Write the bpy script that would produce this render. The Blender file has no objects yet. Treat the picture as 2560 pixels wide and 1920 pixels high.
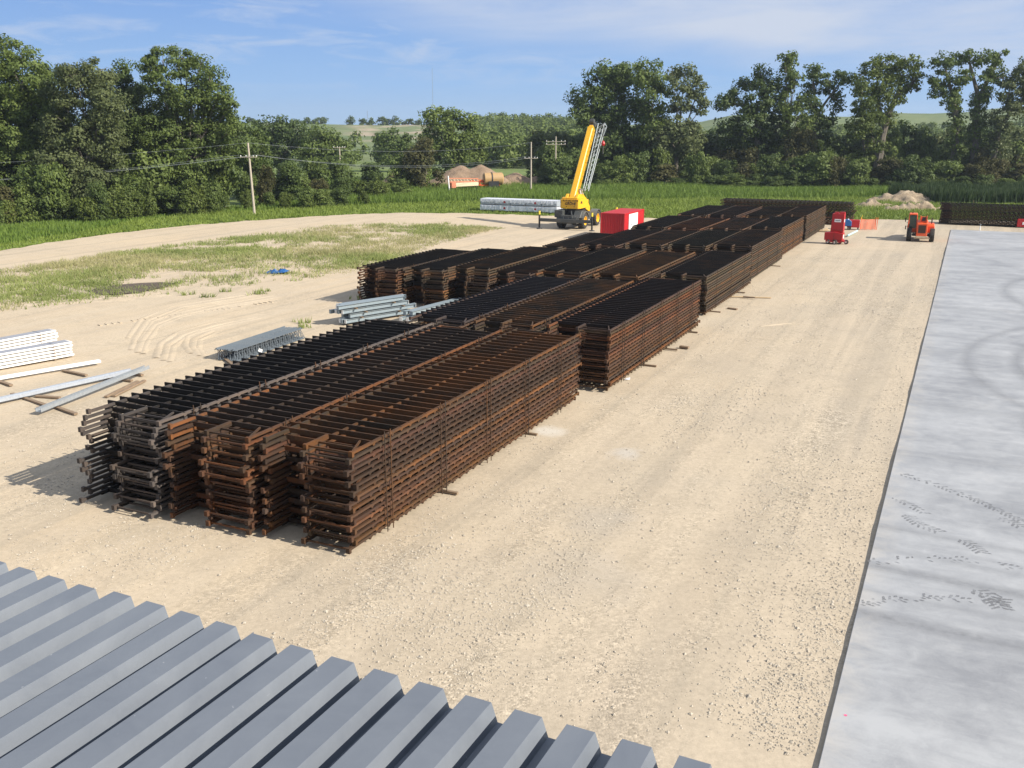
import bpy, math, random
import numpy as np
from mathutils import Vector, Matrix

# ------------------------------------------------------------------ camera, sky, sun, exposure
sc = bpy.context.scene
col = sc.collection
F, YH, CAMH = 2370.0, 318.0, 10.5            # focal length and horizon row (2560 x 1920 frame), eye height in metres
TH = math.atan((960 - YH) / F)
cam_d = bpy.data.cameras.new('camera'); cam = bpy.data.objects.new('camera', cam_d); col.objects.link(cam)
cam.location = (0, 0, CAMH); cam.rotation_euler = (math.pi / 2 - TH, 0, 0)
cam_d.sensor_width = 36; cam_d.lens = 36 * F / 2560; cam_d.clip_end = 4000; cam_d.clip_start = 0.1
sc.camera = cam
YARD = math.radians(25.3)                     # bearing of the stack lanes
SUN_EL, SUN_AZ = 33.5, 117.0                  # degrees; azimuth clockwise from +Y
w = bpy.data.worlds.new('World'); sc.world = w; w.use_nodes = True
sun_d = bpy.data.lights.new('sun', 'SUN'); sun = bpy.data.objects.new('sun', sun_d); col.objects.link(sun)
sun_d.energy = 4.6; sun_d.angle = math.radians(0.5); sun_d.color = (1.0, 0.925, 0.81)
_e, _a = math.radians(SUN_EL), math.radians(SUN_AZ)
SUNV = Vector((math.sin(_a) * math.cos(_e), math.cos(_a) * math.cos(_e), math.sin(_e)))
sun.rotation_euler = SUNV.to_track_quat('Z', 'Y').to_euler()
sc.view_settings.view_transform = 'Standard'; sc.view_settings.look = 'None'
sc.view_settings.exposure = 0.75; sc.view_settings.gamma = 1

def build_world():
    nt = w.node_tree; nt.nodes.clear(); N = nt.nodes.new; L = nt.links.new
    out = N('ShaderNodeOutputWorld'); bg = N('ShaderNodeBackground'); bg.inputs['Strength'].default_value = 0.075
    sky = N('ShaderNodeTexSky'); sky.sky_type = 'NISHITA'; sky.sun_disc = False
    sky.sun_elevation = _e; sky.sun_rotation = _a; sky.air_density = 1.0; sky.dust_density = 0.2; sky.ozone_density = 3.5
    tc = N('ShaderNodeTexCoord'); sp = N('ShaderNodeSeparateXYZ'); L(tc.outputs['Generated'], sp.inputs[0])
    def mr(v, a, b, c=0., d=1., smooth=False):
        n = N('ShaderNodeMapRange'); n.interpolation_type = 'SMOOTHSTEP' if smooth else 'LINEAR'
        for k, x in (('From Min', a), ('From Max', b), ('To Min', c), ('To Max', d)): n.inputs[k].default_value = x
        L(v, n.inputs['Value']); return n.outputs[0]
    def mm(op, a, b):
        n = N('ShaderNodeMath'); n.operation = op
        for k, x in enumerate((a, b)):
            if isinstance(x, (int, float)): n.inputs[k].default_value = x
            else: L(x, n.inputs[k])
        return n.outputs[0]
    def mixc_(f, a, b):
        n = N('ShaderNodeMix'); n.data_type = 'RGBA'; L(f, n.inputs['Factor'])
        for k, x in (('A', a), ('B', b)):
            if isinstance(x, tuple): n.inputs[k].default_value = x
            else: L(x, n.inputs[k])
        return n.outputs['Result']
    low = N('ShaderNodeValToRGB'); L(mr(sp.outputs['Z'], -0.01, 0.14), low.inputs[0]); e = low.color_ramp.elements
    e[0].position = 0.0; e[0].color = (0.44, 0.62, 0.82, 1); e[1].position = 1.0; e[1].color = (0.225, 0.405, 0.79, 1)
    x = e.new(0.35); x.color = (0.345, 0.555, 0.86, 1)
    lo2 = N('ShaderNodeMix'); lo2.data_type = 'RGBA'; lo2.blend_type = 'MULTIPLY'; lo2.inputs['Factor'].default_value = 1.0; L(low.outputs[0], lo2.inputs['A']); lo2.inputs['B'].default_value = (7.4, 7.6, 7.9, 1)
    base = mixc_(mr(sp.outputs['Z'], 0.14, 0.5, smooth=True), lo2.outputs['Result'], sky.outputs[0])
    def nz(scale, rot, sc_, rough, dist):
        mp = N('ShaderNodeMapping'); L(tc.outputs['Generated'], mp.inputs['Vector']); mp.inputs['Rotation'].default_value = (0, math.radians(rot), 0); mp.inputs['Scale'].default_value = scale
        n = N('ShaderNodeTexNoise'); n.inputs['Scale'].default_value = sc_; n.inputs['Detail'].default_value = 7; n.inputs['Roughness'].default_value = rough; n.inputs['Distortion'].default_value = dist
        L(mp.outputs[0], n.inputs['Vector']); return n.outputs['Fac']
    n1 = nz((2.2, 1.0, 14.0), 12, 1.5, 0.58, 0.5); n2 = nz((5.0, 2.0, 26.0), 8, 2.2, 0.62, 0.8); n3 = nz((1.2, 1.0, 5.0), 5, 1.6, 0.5, 0.3)
    edge = mm('ADD', mm('ADD', sp.outputs['Z'], mm('MULTIPLY', sp.outputs['X'], 0.165)), mm('MULTIPLY', mm('SUBTRACT', n3, 0.5), 0.13))
    veil = mr(edge, 0.088, 0.138, smooth=True)
    veil = mm('MULTIPLY', veil, mr(n1, 0.32, 0.60, 0.30, 1.0))
    wisp = mm('MULTIPLY', mr(n2, 0.48, 0.70), mr(sp.outputs['Z'], 0.025, 0.07, 0, 0.50))
    cl = mm('MULTIPLY', mm('MAXIMUM', veil, wisp), 0.95)
    L(mixc_(cl, base, (5.0, 5.5, 6.5, 1)), bg.inputs['Color']); L(bg.outputs[0], out.inputs[0])
build_world()

# ------------------------------------------------------------------ helpers
R = math.radians
rng = np.random.default_rng(7); random.seed(7)
FW = np.array([0, math.cos(TH), -math.sin(TH)]); UP = np.array([0, math.sin(TH), math.cos(TH)]); RT = np.array([1., 0, 0])
def ray(x, y): return FW + RT * ((x - 1280) / F) - UP * ((y - 960) / F)
def at(x, y, z=0.0):
    d = ray(x, y); t = (z - CAMH) / d[2]; p = np.array([0, 0, CAMH]) + d * t; return Vector(p)
def at_depth(x, y, Y):
    d = ray(x, y); t = Y / d[1]; return Vector(np.array([0, 0, CAMH]) + d * t)
O0 = at(877, 1393)
U = Vector((math.sin(YARD), math.cos(YARD), 0)); V = Vector((math.cos(YARD), -math.sin(YARD), 0))
def uv(u, v, z=0.0): return O0 + U * u + V * v + Vector((0, 0, z))

class MB:
    def __init__(s): s.v = []; s.f = []
    def add(s, vs, fs):
        o = len(s.v); s.v += [tuple(p) for p in vs]; s.f += [tuple(i + o for i in f) for f in fs]
    def box(s, x0, x1, y0, y1, z0, z1):
        s.add([(x0,y0,z0),(x1,y0,z0),(x1,y1,z0),(x0,y1,z0),(x0,y0,z1),(x1,y0,z1),(x1,y1,z1),(x0,y1,z1)],
              [(0,3,2,1),(4,5,6,7),(0,1,5,4),(1,2,6,5),(2,3,7,6),(3,0,4,7)])
    def bar(s, p, q, wd, ht, up=(0,0,1)):
        p, q = Vector(p), Vector(q); d = (q - p).normalized(); up = Vector(up)
        r = d.cross(up)
        if r.length < 1e-4: r = d.cross(Vector((1,0,0)))
        r.normalize(); n = r.cross(d)
        vs = []
        for e in (p, q):
            for a, b in ((-1,-1),(1,-1),(1,1),(-1,1)): vs.append(e + r * (a*wd/2) + n * (b*ht/2))
        s.add(vs, [(0,1,2,3),(7,6,5,4),(0,4,5,1),(1,5,6,2),(2,6,7,3),(3,7,4,0)])
    def tube(s, p, q, r0, r1=None, n=8, cap=True):
        p, q = Vector(p), Vector(q); r1 = r0 if r1 is None else r1
        d = (q - p).normalized(); a = d.orthogonal().normalized(); b = d.cross(a)
        vs = []
        for e, rr in ((p, r0), (q, r1)):
            for k in range(n):
                t = 2*math.pi*k/n; vs.append(e + (a*math.cos(t) + b*math.sin(t))*rr)
        fs = [(k, (k+1)%n, n+(k+1)%n, n+k) for k in range(n)]
        if cap: fs += [tuple(range(n-1,-1,-1)), tuple(range(n, 2*n))]
        s.add(vs, fs)
    def path(s, pts, rad, n=6):
        for i in range(len(pts)-1):
            r0 = rad[i] if hasattr(rad,'__len__') else rad; r1 = rad[i+1] if hasattr(rad,'__len__') else rad
            s.tube(pts[i], pts[i+1], r0, r1, n)
    def prism(s, prof, axis, a0, a1):
        """profile of (p,q) extruded along 'x' or 'y' or 'z'"""
        n = len(prof)
        def m(p, q, a): return (a,p,q) if axis=='x' else ((p,a,q) if axis=='y' else (p,q,a))
        vs = [m(p,q,a0) for p,q in prof] + [m(p,q,a1) for p,q in prof]
        s.add(vs, [tuple(range(n-1,-1,-1)), tuple(range(n,2*n))] + [(k,(k+1)%n,n+(k+1)%n,n+k) for k in range(n)])
    def lathe(s, prof, n=20, axis='x'):
        """profile of (a, r) turned round the axis"""
        vs = []; m = len(prof)
        for k in range(n):
            t = 2*math.pi*k/n; c, q = math.cos(t), math.sin(t)
            for a, r in prof: vs.append((a, r*c, r*q) if axis=='x' else ((r*c, a, r*q) if axis=='y' else (r*c, r*q, a)))
        fs = [(k*m+i, k*m+i+1, ((k+1)%n)*m+i+1, ((k+1)%n)*m+i) for k in range(n) for i in range(m-1)]
        s.add(vs, fs)
    def xf(s, M): s.v = [tuple(M @ Vector(p)) for p in s.v]; return s
    def build(s, name, mat, parent=None, loc=None, rz=None, bevel=0, smooth=False):
        me = bpy.data.meshes.new(name); me.from_pydata(s.v, [], s.f); me.update()
        if mat: me.materials.append(mat)
        if smooth:
            for p in me.polygons: p.use_smooth = True
        o = bpy.data.objects.new(name, me); col.objects.link(o)
        if parent: o.parent = parent
        if loc is not None: o.location = loc
        if rz is not None: o.rotation_euler = (0, 0, rz)
        if bevel:
            b = o.modifiers.new('bevel', 'BEVEL'); b.width = bevel; b.segments = 1; b.limit_method = 'ANGLE'
        import_fix(me)
        return o
import bmesh
def import_fix(me):
    b = bmesh.new(); b.from_mesh(me); bmesh.ops.recalc_face_normals(b, faces=b.faces); b.to_mesh(me); b.free()

def quick_mesh(name, verts, faces_n, mat, parent=None, k=4):
    """verts (N,3) array, consecutive k verts make one face"""
    me = bpy.data.meshes.new(name); n = len(verts); nf = n // k
    me.vertices.add(n); me.vertices.foreach_set('co', np.asarray(verts, np.float32).ravel())
    me.loops.add(n); me.loops.foreach_set('vertex_index', np.arange(n, dtype=np.int32))
    me.polygons.add(nf); me.polygons.foreach_set('loop_start', np.arange(0, n, k, dtype=np.int32)); me.polygons.foreach_set('loop_total', np.full(nf, k, np.int32))
    me.update(); me.validate()
    if mat: me.materials.append(mat)
    o = bpy.data.objects.new(name, me); col.objects.link(o)
    if parent: o.parent = parent
    return o
def tag(o, label, cat, group=None):
    o['label'] = label; o['category'] = cat
    if group: o['group'] = group
    return o
def thing(name, label, cat, loc=(0,0,0), rz=0.0, group=None):
    o = bpy.data.objects.new(name, None); col.objects.link(o); o.location = loc; o.rotation_euler = (0,0,rz); o.empty_display_size = 0.2
    return tag(o, label, cat, group)
def kind(o, k): o['kind'] = k; return o
def dup(o, parent=None):
    c = o.copy(); col.objects.link(c); c.parent = parent
    for ch in list(o.children): dup(ch, c)
    return c

# --- materials
def mat(name): 
    m = bpy.data.materials.new(name); m.use_nodes = True; nt = m.node_tree
    return m, nt, nt.nodes['Principled BSDF'], nt.nodes.new, nt.links.new
def noise(N, L, vec, scale, detail=4, rough=0.6, dist=0.0):
    n = N('ShaderNodeTexNoise'); n.inputs['Scale'].default_value = scale; n.inputs['Detail'].default_value = detail; n.inputs['Roughness'].default_value = rough; n.inputs['Distortion'].default_value = dist
    if vec is not None: L(vec, n.inputs['Vector'])
    return n.outputs['Fac']
def mapr(N, L, v, a, b, c=0.0, d=1.0):
    n = N('ShaderNodeMapRange'); n.inputs['From Min'].default_value = a; n.inputs['From Max'].default_value = b; n.inputs['To Min'].default_value = c; n.inputs['To Max'].default_value = d
    L(v, n.inputs['Value']); return n.outputs[0]
def mixc(N, L, fac, a, b, mode='MIX'):
    n = N('ShaderNodeMix'); n.data_type = 'RGBA'; n.blend_type = mode
    for k, x in (('Factor', fac), ('A', a), ('B', b)):
        if isinstance(x, (int, float)): n.inputs[k].default_value = x
        elif isinstance(x, tuple): n.inputs[k].default_value = (*x, 1) if len(x) == 3 else x
        else: L(x, n.inputs[k])
    return n.outputs['Result']
def math_(N, L, op, a, b=None):
    n = N('ShaderNodeMath'); n.operation = op
    for i, x in enumerate((a, b)):
        if x is None: continue
        if isinstance(x, (int, float)): n.inputs[i].default_value = x
        else: L(x, n.inputs[i])
    return n.outputs[0]
def pos(N): return N('ShaderNodeNewGeometry').outputs['Position']
def scaled(N, L, vec, s, rot=0.0):
    m = N('ShaderNodeMapping'); m.inputs['Scale'].default_value = s; m.inputs['Rotation'].default_value = (0, 0, rot); L(vec, m.inputs['Vector']); return m.outputs[0]
def bump(N, L, bsdf, h, strength, dist):
    b = N('ShaderNodeBump'); b.inputs['Strength'].default_value = strength; b.inputs['Distance'].default_value = dist; L(h, b.inputs['Height']); L(b.outputs[0], bsdf.inputs['Normal'])

def painted(name, c, rough=0.45, dirt=0.25, dirtc=(0.30,0.24,0.17), metal=0.0, scale=1.3):
    m, nt, b, N, L = mat(name); tc = N('ShaderNodeTexCoord').outputs['Object']
    n = mapr(N, L, noise(N, L, tc, scale, 6, 0.65), 0.45, 0.8, 0, dirt)
    n2 = mapr(N, L, noise(N, L, tc, scale*9, 4, 0.6), 0.3, 0.7, 0.86, 1.1)
    c1 = mixc(N, L, n, c, dirtc); mult = N('ShaderNodeCombineColor')
    for i in range(3): L(n2, mult.inputs[i])
    L(mixc(N, L, 1.0, c1, mult.outputs[0], 'MULTIPLY'), b.inputs['Base Color'])
    b.inputs['Roughness'].default_value = rough; b.inputs['Metallic'].default_value = metal
    return m
M = {}
M['yellow'] = painted('yellow_paint', (0.80, 0.43, 0.015), 0.4, 0.10)
M['black'] = painted('black_paint', (0.02, 0.02, 0.022), 0.5, 0.1)
M['cranegrey'] = painted('dark_grey_paint', (0.055, 0.06, 0.058), 0.5, 0.25)
M['cranegrey_light'] = painted('grey_paint', (0.13, 0.14, 0.135), 0.5, 0.3)
M['tyre'] = painted('tyre_rubber', (0.025, 0.024, 0.023), 0.85, 0.55, (0.16,0.13,0.10))
M['jib'] = painted('pale_grey_steel', (0.30, 0.35, 0.36), 0.5, 0.15)
M['red'] = painted('red_paint', (0.40, 0.008, 0.012), 0.45, 0.08)
M['redbox'] = painted('container_red_paint', (0.46, 0.008, 0.013), 0.5, 0.06)
M['orange'] = painted('orange_paint', (0.75, 0.10, 0.018), 0.45, 0.15)
M['white'] = painted('white_paint', (0.80, 0.80, 0.78), 0.5, 0.1)
M['chrome'] = painted('bright_rod', (0.75, 0.75, 0.74), 0.25, 0.0, metal=0.3)
M['glass'] = painted('tinted_cab_glass', (0.03, 0.06, 0.05), 0.08, 0.05)
M['blue'] = painted('blue_plastic', (0.015, 0.10, 0.30), 0.4, 0.05)
M['cyan'] = painted('pale_blue_pipe', (0.45, 0.72, 0.76), 0.4, 0.05)
M['ink'] = painted('dark_lettering', (0.05, 0.02, 0.008), 0.6, 0.0)
M['greyprime'] = painted('grey_primer', (0.22, 0.27, 0.30), 0.5, 0.12)
M['joist'] = painted('joist_primer', (0.10, 0.125, 0.15), 0.55, 0.12)
M['galv'] = painted('galvanised_steel', (0.42, 0.46, 0.52), 0.4, 0.1, metal=0.25)
M['galvgrey'] = painted('dull_galvanised_steel', (0.30, 0.33, 0.36), 0.45, 0.15, metal=0.2)
M['sheetwhite'] = painted('white_sheet_metal', (0.82, 0.81, 0.78), 0.5, 0.06)
M['sheetgrey'] = painted('grey_sheet_film', (0.30, 0.31, 0.34), 0.5, 0.05)
M['beige'] = painted('beige_paint', (0.60, 0.50, 0.34), 0.5, 0.2)
M['tan'] = painted('tan_tank_paint', (0.42, 0.27, 0.12), 0.5, 0.2)
M['peg'] = painted('safety_yellow', (0.75, 0.60, 0.05), 0.5, 0.1)

def make_timber(name, c0, c1):
    m, nt, b, N, L = mat(name); tc = N('ShaderNodeTexCoord').outputs['Object']
    n = noise(N, L, scaled(N, L, tc, (1, 12, 12)), 2.0, 6, 0.7)
    L(mixc(N, L, mapr(N, L, n, 0.3, 0.7), c0, c1), b.inputs['Base Color']); b.inputs['Roughness'].default_value = 0.85
    return m
M['timber'] = make_timber('weathered_timber', (0.13, 0.09, 0.06), (0.32, 0.23, 0.15))
M['newtimber'] = make_timber('pale_timber', (0.45, 0.32, 0.18), (0.62, 0.48, 0.30))
M['pole'] = make_timber('pole_timber', (0.30, 0.26, 0.20), (0.50, 0.44, 0.36))

def make_rust(name, stops):
    m, nt, b, N, L = mat(name); oi = N('ShaderNodeObjectInfo'); tc = N('ShaderNodeTexCoord').outputs['Object']
    off = N('ShaderNodeVectorMath'); off.operation = 'ADD'; L(tc, off.inputs[0])
    rc = N('ShaderNodeCombineXYZ')
    for i in range(3): L(math_(N, L, 'MULTIPLY', oi.outputs['Random'], 37.0 + 11*i), rc.inputs[i])
    L(rc.outputs[0], off.inputs[1]); vec = off.outputs[0]
    isl = N('ShaderNodeNewGeometry').outputs['Random Per Island']
    n1 = noise(N, L, vec, 0.55, 5, 0.65, 0.4); n2 = noise(N, L, vec, 11.0, 5, 0.7)
    s = math_(N, L, 'ADD', math_(N, L, 'MULTIPLY', n1, 0.75), math_(N, L, 'ADD', math_(N, L, 'MULTIPLY', n2, 0.28), math_(N, L, 'ADD', math_(N, L, 'MULTIPLY', isl, 0.12), math_(N, L, 'MULTIPLY', oi.outputs['Random'], 0.36))))
    cr = N('ShaderNodeValToRGB'); L(s, cr.inputs[0]); e = cr.color_ramp.elements
    e[0].position = stops[0][0]; e[0].color = (*stops[0][1], 1); e[1].position = stops[-1][0]; e[1].color = (*stops[-1][1], 1)
    for p_, c_ in stops[1:-1]: x = e.new(p_); x.color = (*c_, 1)
    L(mixc(N, L, 1.0, cr.outputs[0], oi.outputs['Color'], 'MULTIPLY'), b.inputs['Base Color']); b.inputs['Roughness'].default_value = 0.75
    b.inputs['Specular IOR Level'].default_value = 0.2
    return m
M['rust'] = make_rust('rusty_steel', ((.42, (.034,.026,.021)), (.66, (.060,.042,.030)), (.86, (.090,.048,.027)), (1.06, (.150,.066,.027))))
M['rustgrey'] = make_rust('grey_brown_steel', ((.42, (.034,.030,.027)), (.75, (.062,.053,.047)), (1.02, (.100,.074,.056))))
M['rustdark'] = make_rust('shaded_rusty_steel', ((.42, (.012,.010,.009)), (.75, (.024,.018,.014)), (1.02, (.075,.034,.015))))  # crossbar rust, darker than the rails: shade on the bar webs put into colour

def leaf_mat(name, dark, light, trans=0.36):
    m, nt, b, N, L = mat(name); out = nt.nodes['Material Output']
    isl = N('ShaderNodeNewGeometry').outputs['Random Per Island']; oi = N('ShaderNodeObjectInfo')
    n = noise(N, L, pos(N), 0.16, 3, 0.6)
    f = math_(N, L, 'ADD', math_(N, L, 'MULTIPLY', isl, 0.45), math_(N, L, 'ADD', math_(N, L, 'MULTIPLY', n, 0.75), math_(N, L, 'MULTIPLY', oi.outputs['Random'], 0.25)))
    c = mixc(N, L, mapr(N, L, f, 0.3, 1.1), dark, light)
    L(c, b.inputs['Base Color']); b.inputs['Roughness'].default_value = 0.6; b.inputs['Specular IOR Level'].default_value = 0.3
    t = N('ShaderNodeBsdfTranslucent'); L(c, t.inputs['Color']); ms = N('ShaderNodeMixShader'); ms.inputs[0].default_value = trans
    L(b.outputs[0], ms.inputs[1]); L(t.outputs[0], ms.inputs[2]); L(ms.outputs[0], out.inputs[0])
    return m
M['leafdark'] = leaf_mat('dark_foliage', (0.038, 0.064, 0.017), (0.132, 0.182, 0.047))
M['leaf'] = leaf_mat('foliage', (0.054, 0.088, 0.021), (0.182, 0.235, 0.058))
M['leafgrey'] = leaf_mat('silvery_foliage', (0.066, 0.088, 0.034), (0.190, 0.220, 0.085))
M['leafbright'] = leaf_mat('bright_foliage', (0.055, 0.085, 0.018), (0.165, 0.205, 0.042))
M['leafbrown'] = leaf_mat('browning_foliage', (0.052, 0.058, 0.020), (0.140, 0.130, 0.045))
M['grass'] = leaf_mat('meadow_grass', (0.115, 0.175, 0.026), (0.245, 0.310, 0.060), 0.3)
M['tallgrass'] = leaf_mat('tall_grass_blades', (0.075, 0.138, 0.020), (0.175, 0.250, 0.042), 0.3)
M['cropweed'] = leaf_mat('tall_weed_leaves', (0.024, 0.048, 0.014), (0.055, 0.088, 0.026), 0.25)
M['weed'] = leaf_mat('weed_stalks', (0.24, 0.245, 0.10), (0.50, 0.46, 0.24), 0.3)
M['weedgreen'] = leaf_mat('weed_leaves', (0.14, 0.185, 0.05), (0.32, 0.36, 0.12), 0.3)
m, nt, b, N, L = mat('bark'); tc = N('ShaderNodeTexCoord').outputs['Object']
L(mixc(N, L, mapr(N, L, noise(N, L, scaled(N, L, tc, (6, 6, 1.2)), 1.5, 6, 0.7), 0.3, 0.7), (0.055, 0.048, 0.038), (0.20, 0.175, 0.135)), b.inputs['Base Color']); b.inputs['Roughness'].default_value = 0.9; M['bark'] = m

def yard_mat():
    m, nt, b, N, L = mat('sandy_gravel'); p = pos(N)
    ru = scaled(N, L, p, (1, 1, 1), YARD)                                  # local x across the lanes, local y along them
    sx = N('ShaderNodeSeparateXYZ'); L(ru, sx.inputs[0])
    big = noise(N, L, p, 0.10, 5, 0.6, 0.5)
    side = mapr(N, L, sx.outputs['X'], -22.0, 2.0)                          # bare sand on the far side, gravel by the slab
    g = math_(N, L, 'ADD', math_(N, L, 'MULTIPLY', side, 0.62), math_(N, L, 'MULTIPLY', mapr(N, L, big, 0.3, 0.7), 0.45))
    streak = noise(N, L, scaled(N, L, ru, (0.55, 0.05, 1)), 1.0, 6, 0.62, 0.3)
    c = mixc(N, L, g, (0.525, 0.424, 0.297), (0.360, 0.315, 0.253))
    c = mixc(N, L, mapr(N, L, streak, 0.42, 0.72, 0, 0.5), c, (0.53, 0.45, 0.335))
    trk = noise(N, L, scaled(N, L, ru, (0.85, 0.018, 1)), 1.0, 3, 0.55, 0.4); c = mixc(N, L, mapr(N, L, trk, 0.50, 0.60, 0, 0.55), c, (0.50, 0.42, 0.315)); c = mixc(N, L, mapr(N, L, trk, 0.44, 0.36, 0, 0.45), c, (0.36, 0.31, 0.24))
    med = noise(N, L, p, 0.55, 6, 0.68, 0.6)
    c = mixc(N, L, mapr(N, L, med, 0.50, 0.75, 0, 0.5), c, (0.335, 0.285, 0.215))
    # stones
    gm = mapr(N, L, noise(N, L, scaled(N, L, ru, (0.42, 0.10, 1)), 1.0, 6, 0.68, 0.5), 0.44, 0.62)
    gm = math_(N, L, 'MULTIPLY', math_(N, L, 'MULTIPLY', gm, mapr(N, L, g, 0.15, 0.75, 0.25, 1.0)), mapr(N, L, trk, 0.48, 0.58, 1.0, 0.35))
    vo = N('ShaderNodeTexVoronoi'); vo.inputs['Scale'].default_value = 19.0; L(p, vo.inputs['Vector'])
    v2 = N('ShaderNodeTexVoronoi'); v2.inputs['Scale'].default_value = 5.5; L(p, v2.inputs['Vector'])
    sep = N('ShaderNodeSeparateColor'); L(vo.outputs['Color'], sep.inputs[0])
    sep2 = N('ShaderNodeSeparateColor'); L(v2.outputs['Color'], sep2.inputs[0])
    st = mapr(N, L, sep.outputs[0], 0.0, 1.0, 0.58, 1.36); s2 = mapr(N, L, sep2.outputs[1], 0.0, 1.0, 0.86, 1.14)
    fac = math_(N, L, 'MULTIPLY', st, s2)
    cc = N('ShaderNodeCombineColor')
    for i in range(3): L(fac, cc.inputs[i])
    c = mixc(N, L, math_(N, L, 'MULTIPLY', gm, 0.95), c, mixc(N, L, 1.0, c, cc.outputs[0], 'MULTIPLY'))
    fine = noise(N, L, p, 7.0, 6, 0.75)
    f2 = N('ShaderNodeCombineColor'); fv = mapr(N, L, fine, 0.25, 0.75, 0.84, 1.14)
    for i in range(3): L(fv, f2.inputs[i])
    c = mixc(N, L, 1.0, c, f2.outputs[0], 'MULTIPLY')
    for (qx, qy, qr, qc, qk) in ((1368,1075,.75,(0.60,0.58,0.53),.6),(1565,1132,.7,(0.50,0.50,0.49),.35),(1520,1300,1.3,(0.36,0.33,0.29),.3),(1480,1440,1.6,(0.37,0.34,0.30),.25)):
        q = at(qx, qy); dv = N('ShaderNodeVectorMath'); dv.operation = 'DISTANCE'; L(p, dv.inputs[0]); dv.inputs[1].default_value = (q.x, q.y, 0)
        dd = math_(N, L, 'ADD', dv.outputs['Value'], math_(N, L, 'MULTIPLY', math_(N, L, 'SUBTRACT', med, 0.5), 2.4*qr)); c = mixc(N, L, mapr(N, L, dd, qr, qr*.3, 0, qk), c, qc)
    L(c, b.inputs['Base Color']); b.inputs['Roughness'].default_value = 0.95; b.inputs['Specular IOR Level'].default_value = 0.1
    hgt = math_(N, L, 'ADD', math_(N, L, 'MULTIPLY', math_(N, L, 'SUBTRACT', 1.0, vo.outputs['Distance']), gm), math_(N, L, 'MULTIPLY', fine, 0.7))
    bump(N, L, b, hgt, 0.45, 0.025)
    return m
M['yard'] = yard_mat()

def ground_mat():
    m, nt, b, N, L = mat('meadow_soil'); p = pos(N)
    n = noise(N, L, p, 0.12, 6, 0.65); c = mixc(N, L, mapr(N, L, n, 0.35, 0.65), (0.090, 0.140, 0.028), (0.160, 0.205, 0.050))
    L(c, b.inputs['Base Color']); b.inputs['Roughness'].default_value = 0.95; bump(N, L, b, noise(N, L, p, 1.5, 6, 0.7), 0.7, 0.3)
    return m
M['ground'] = ground_mat()

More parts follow.
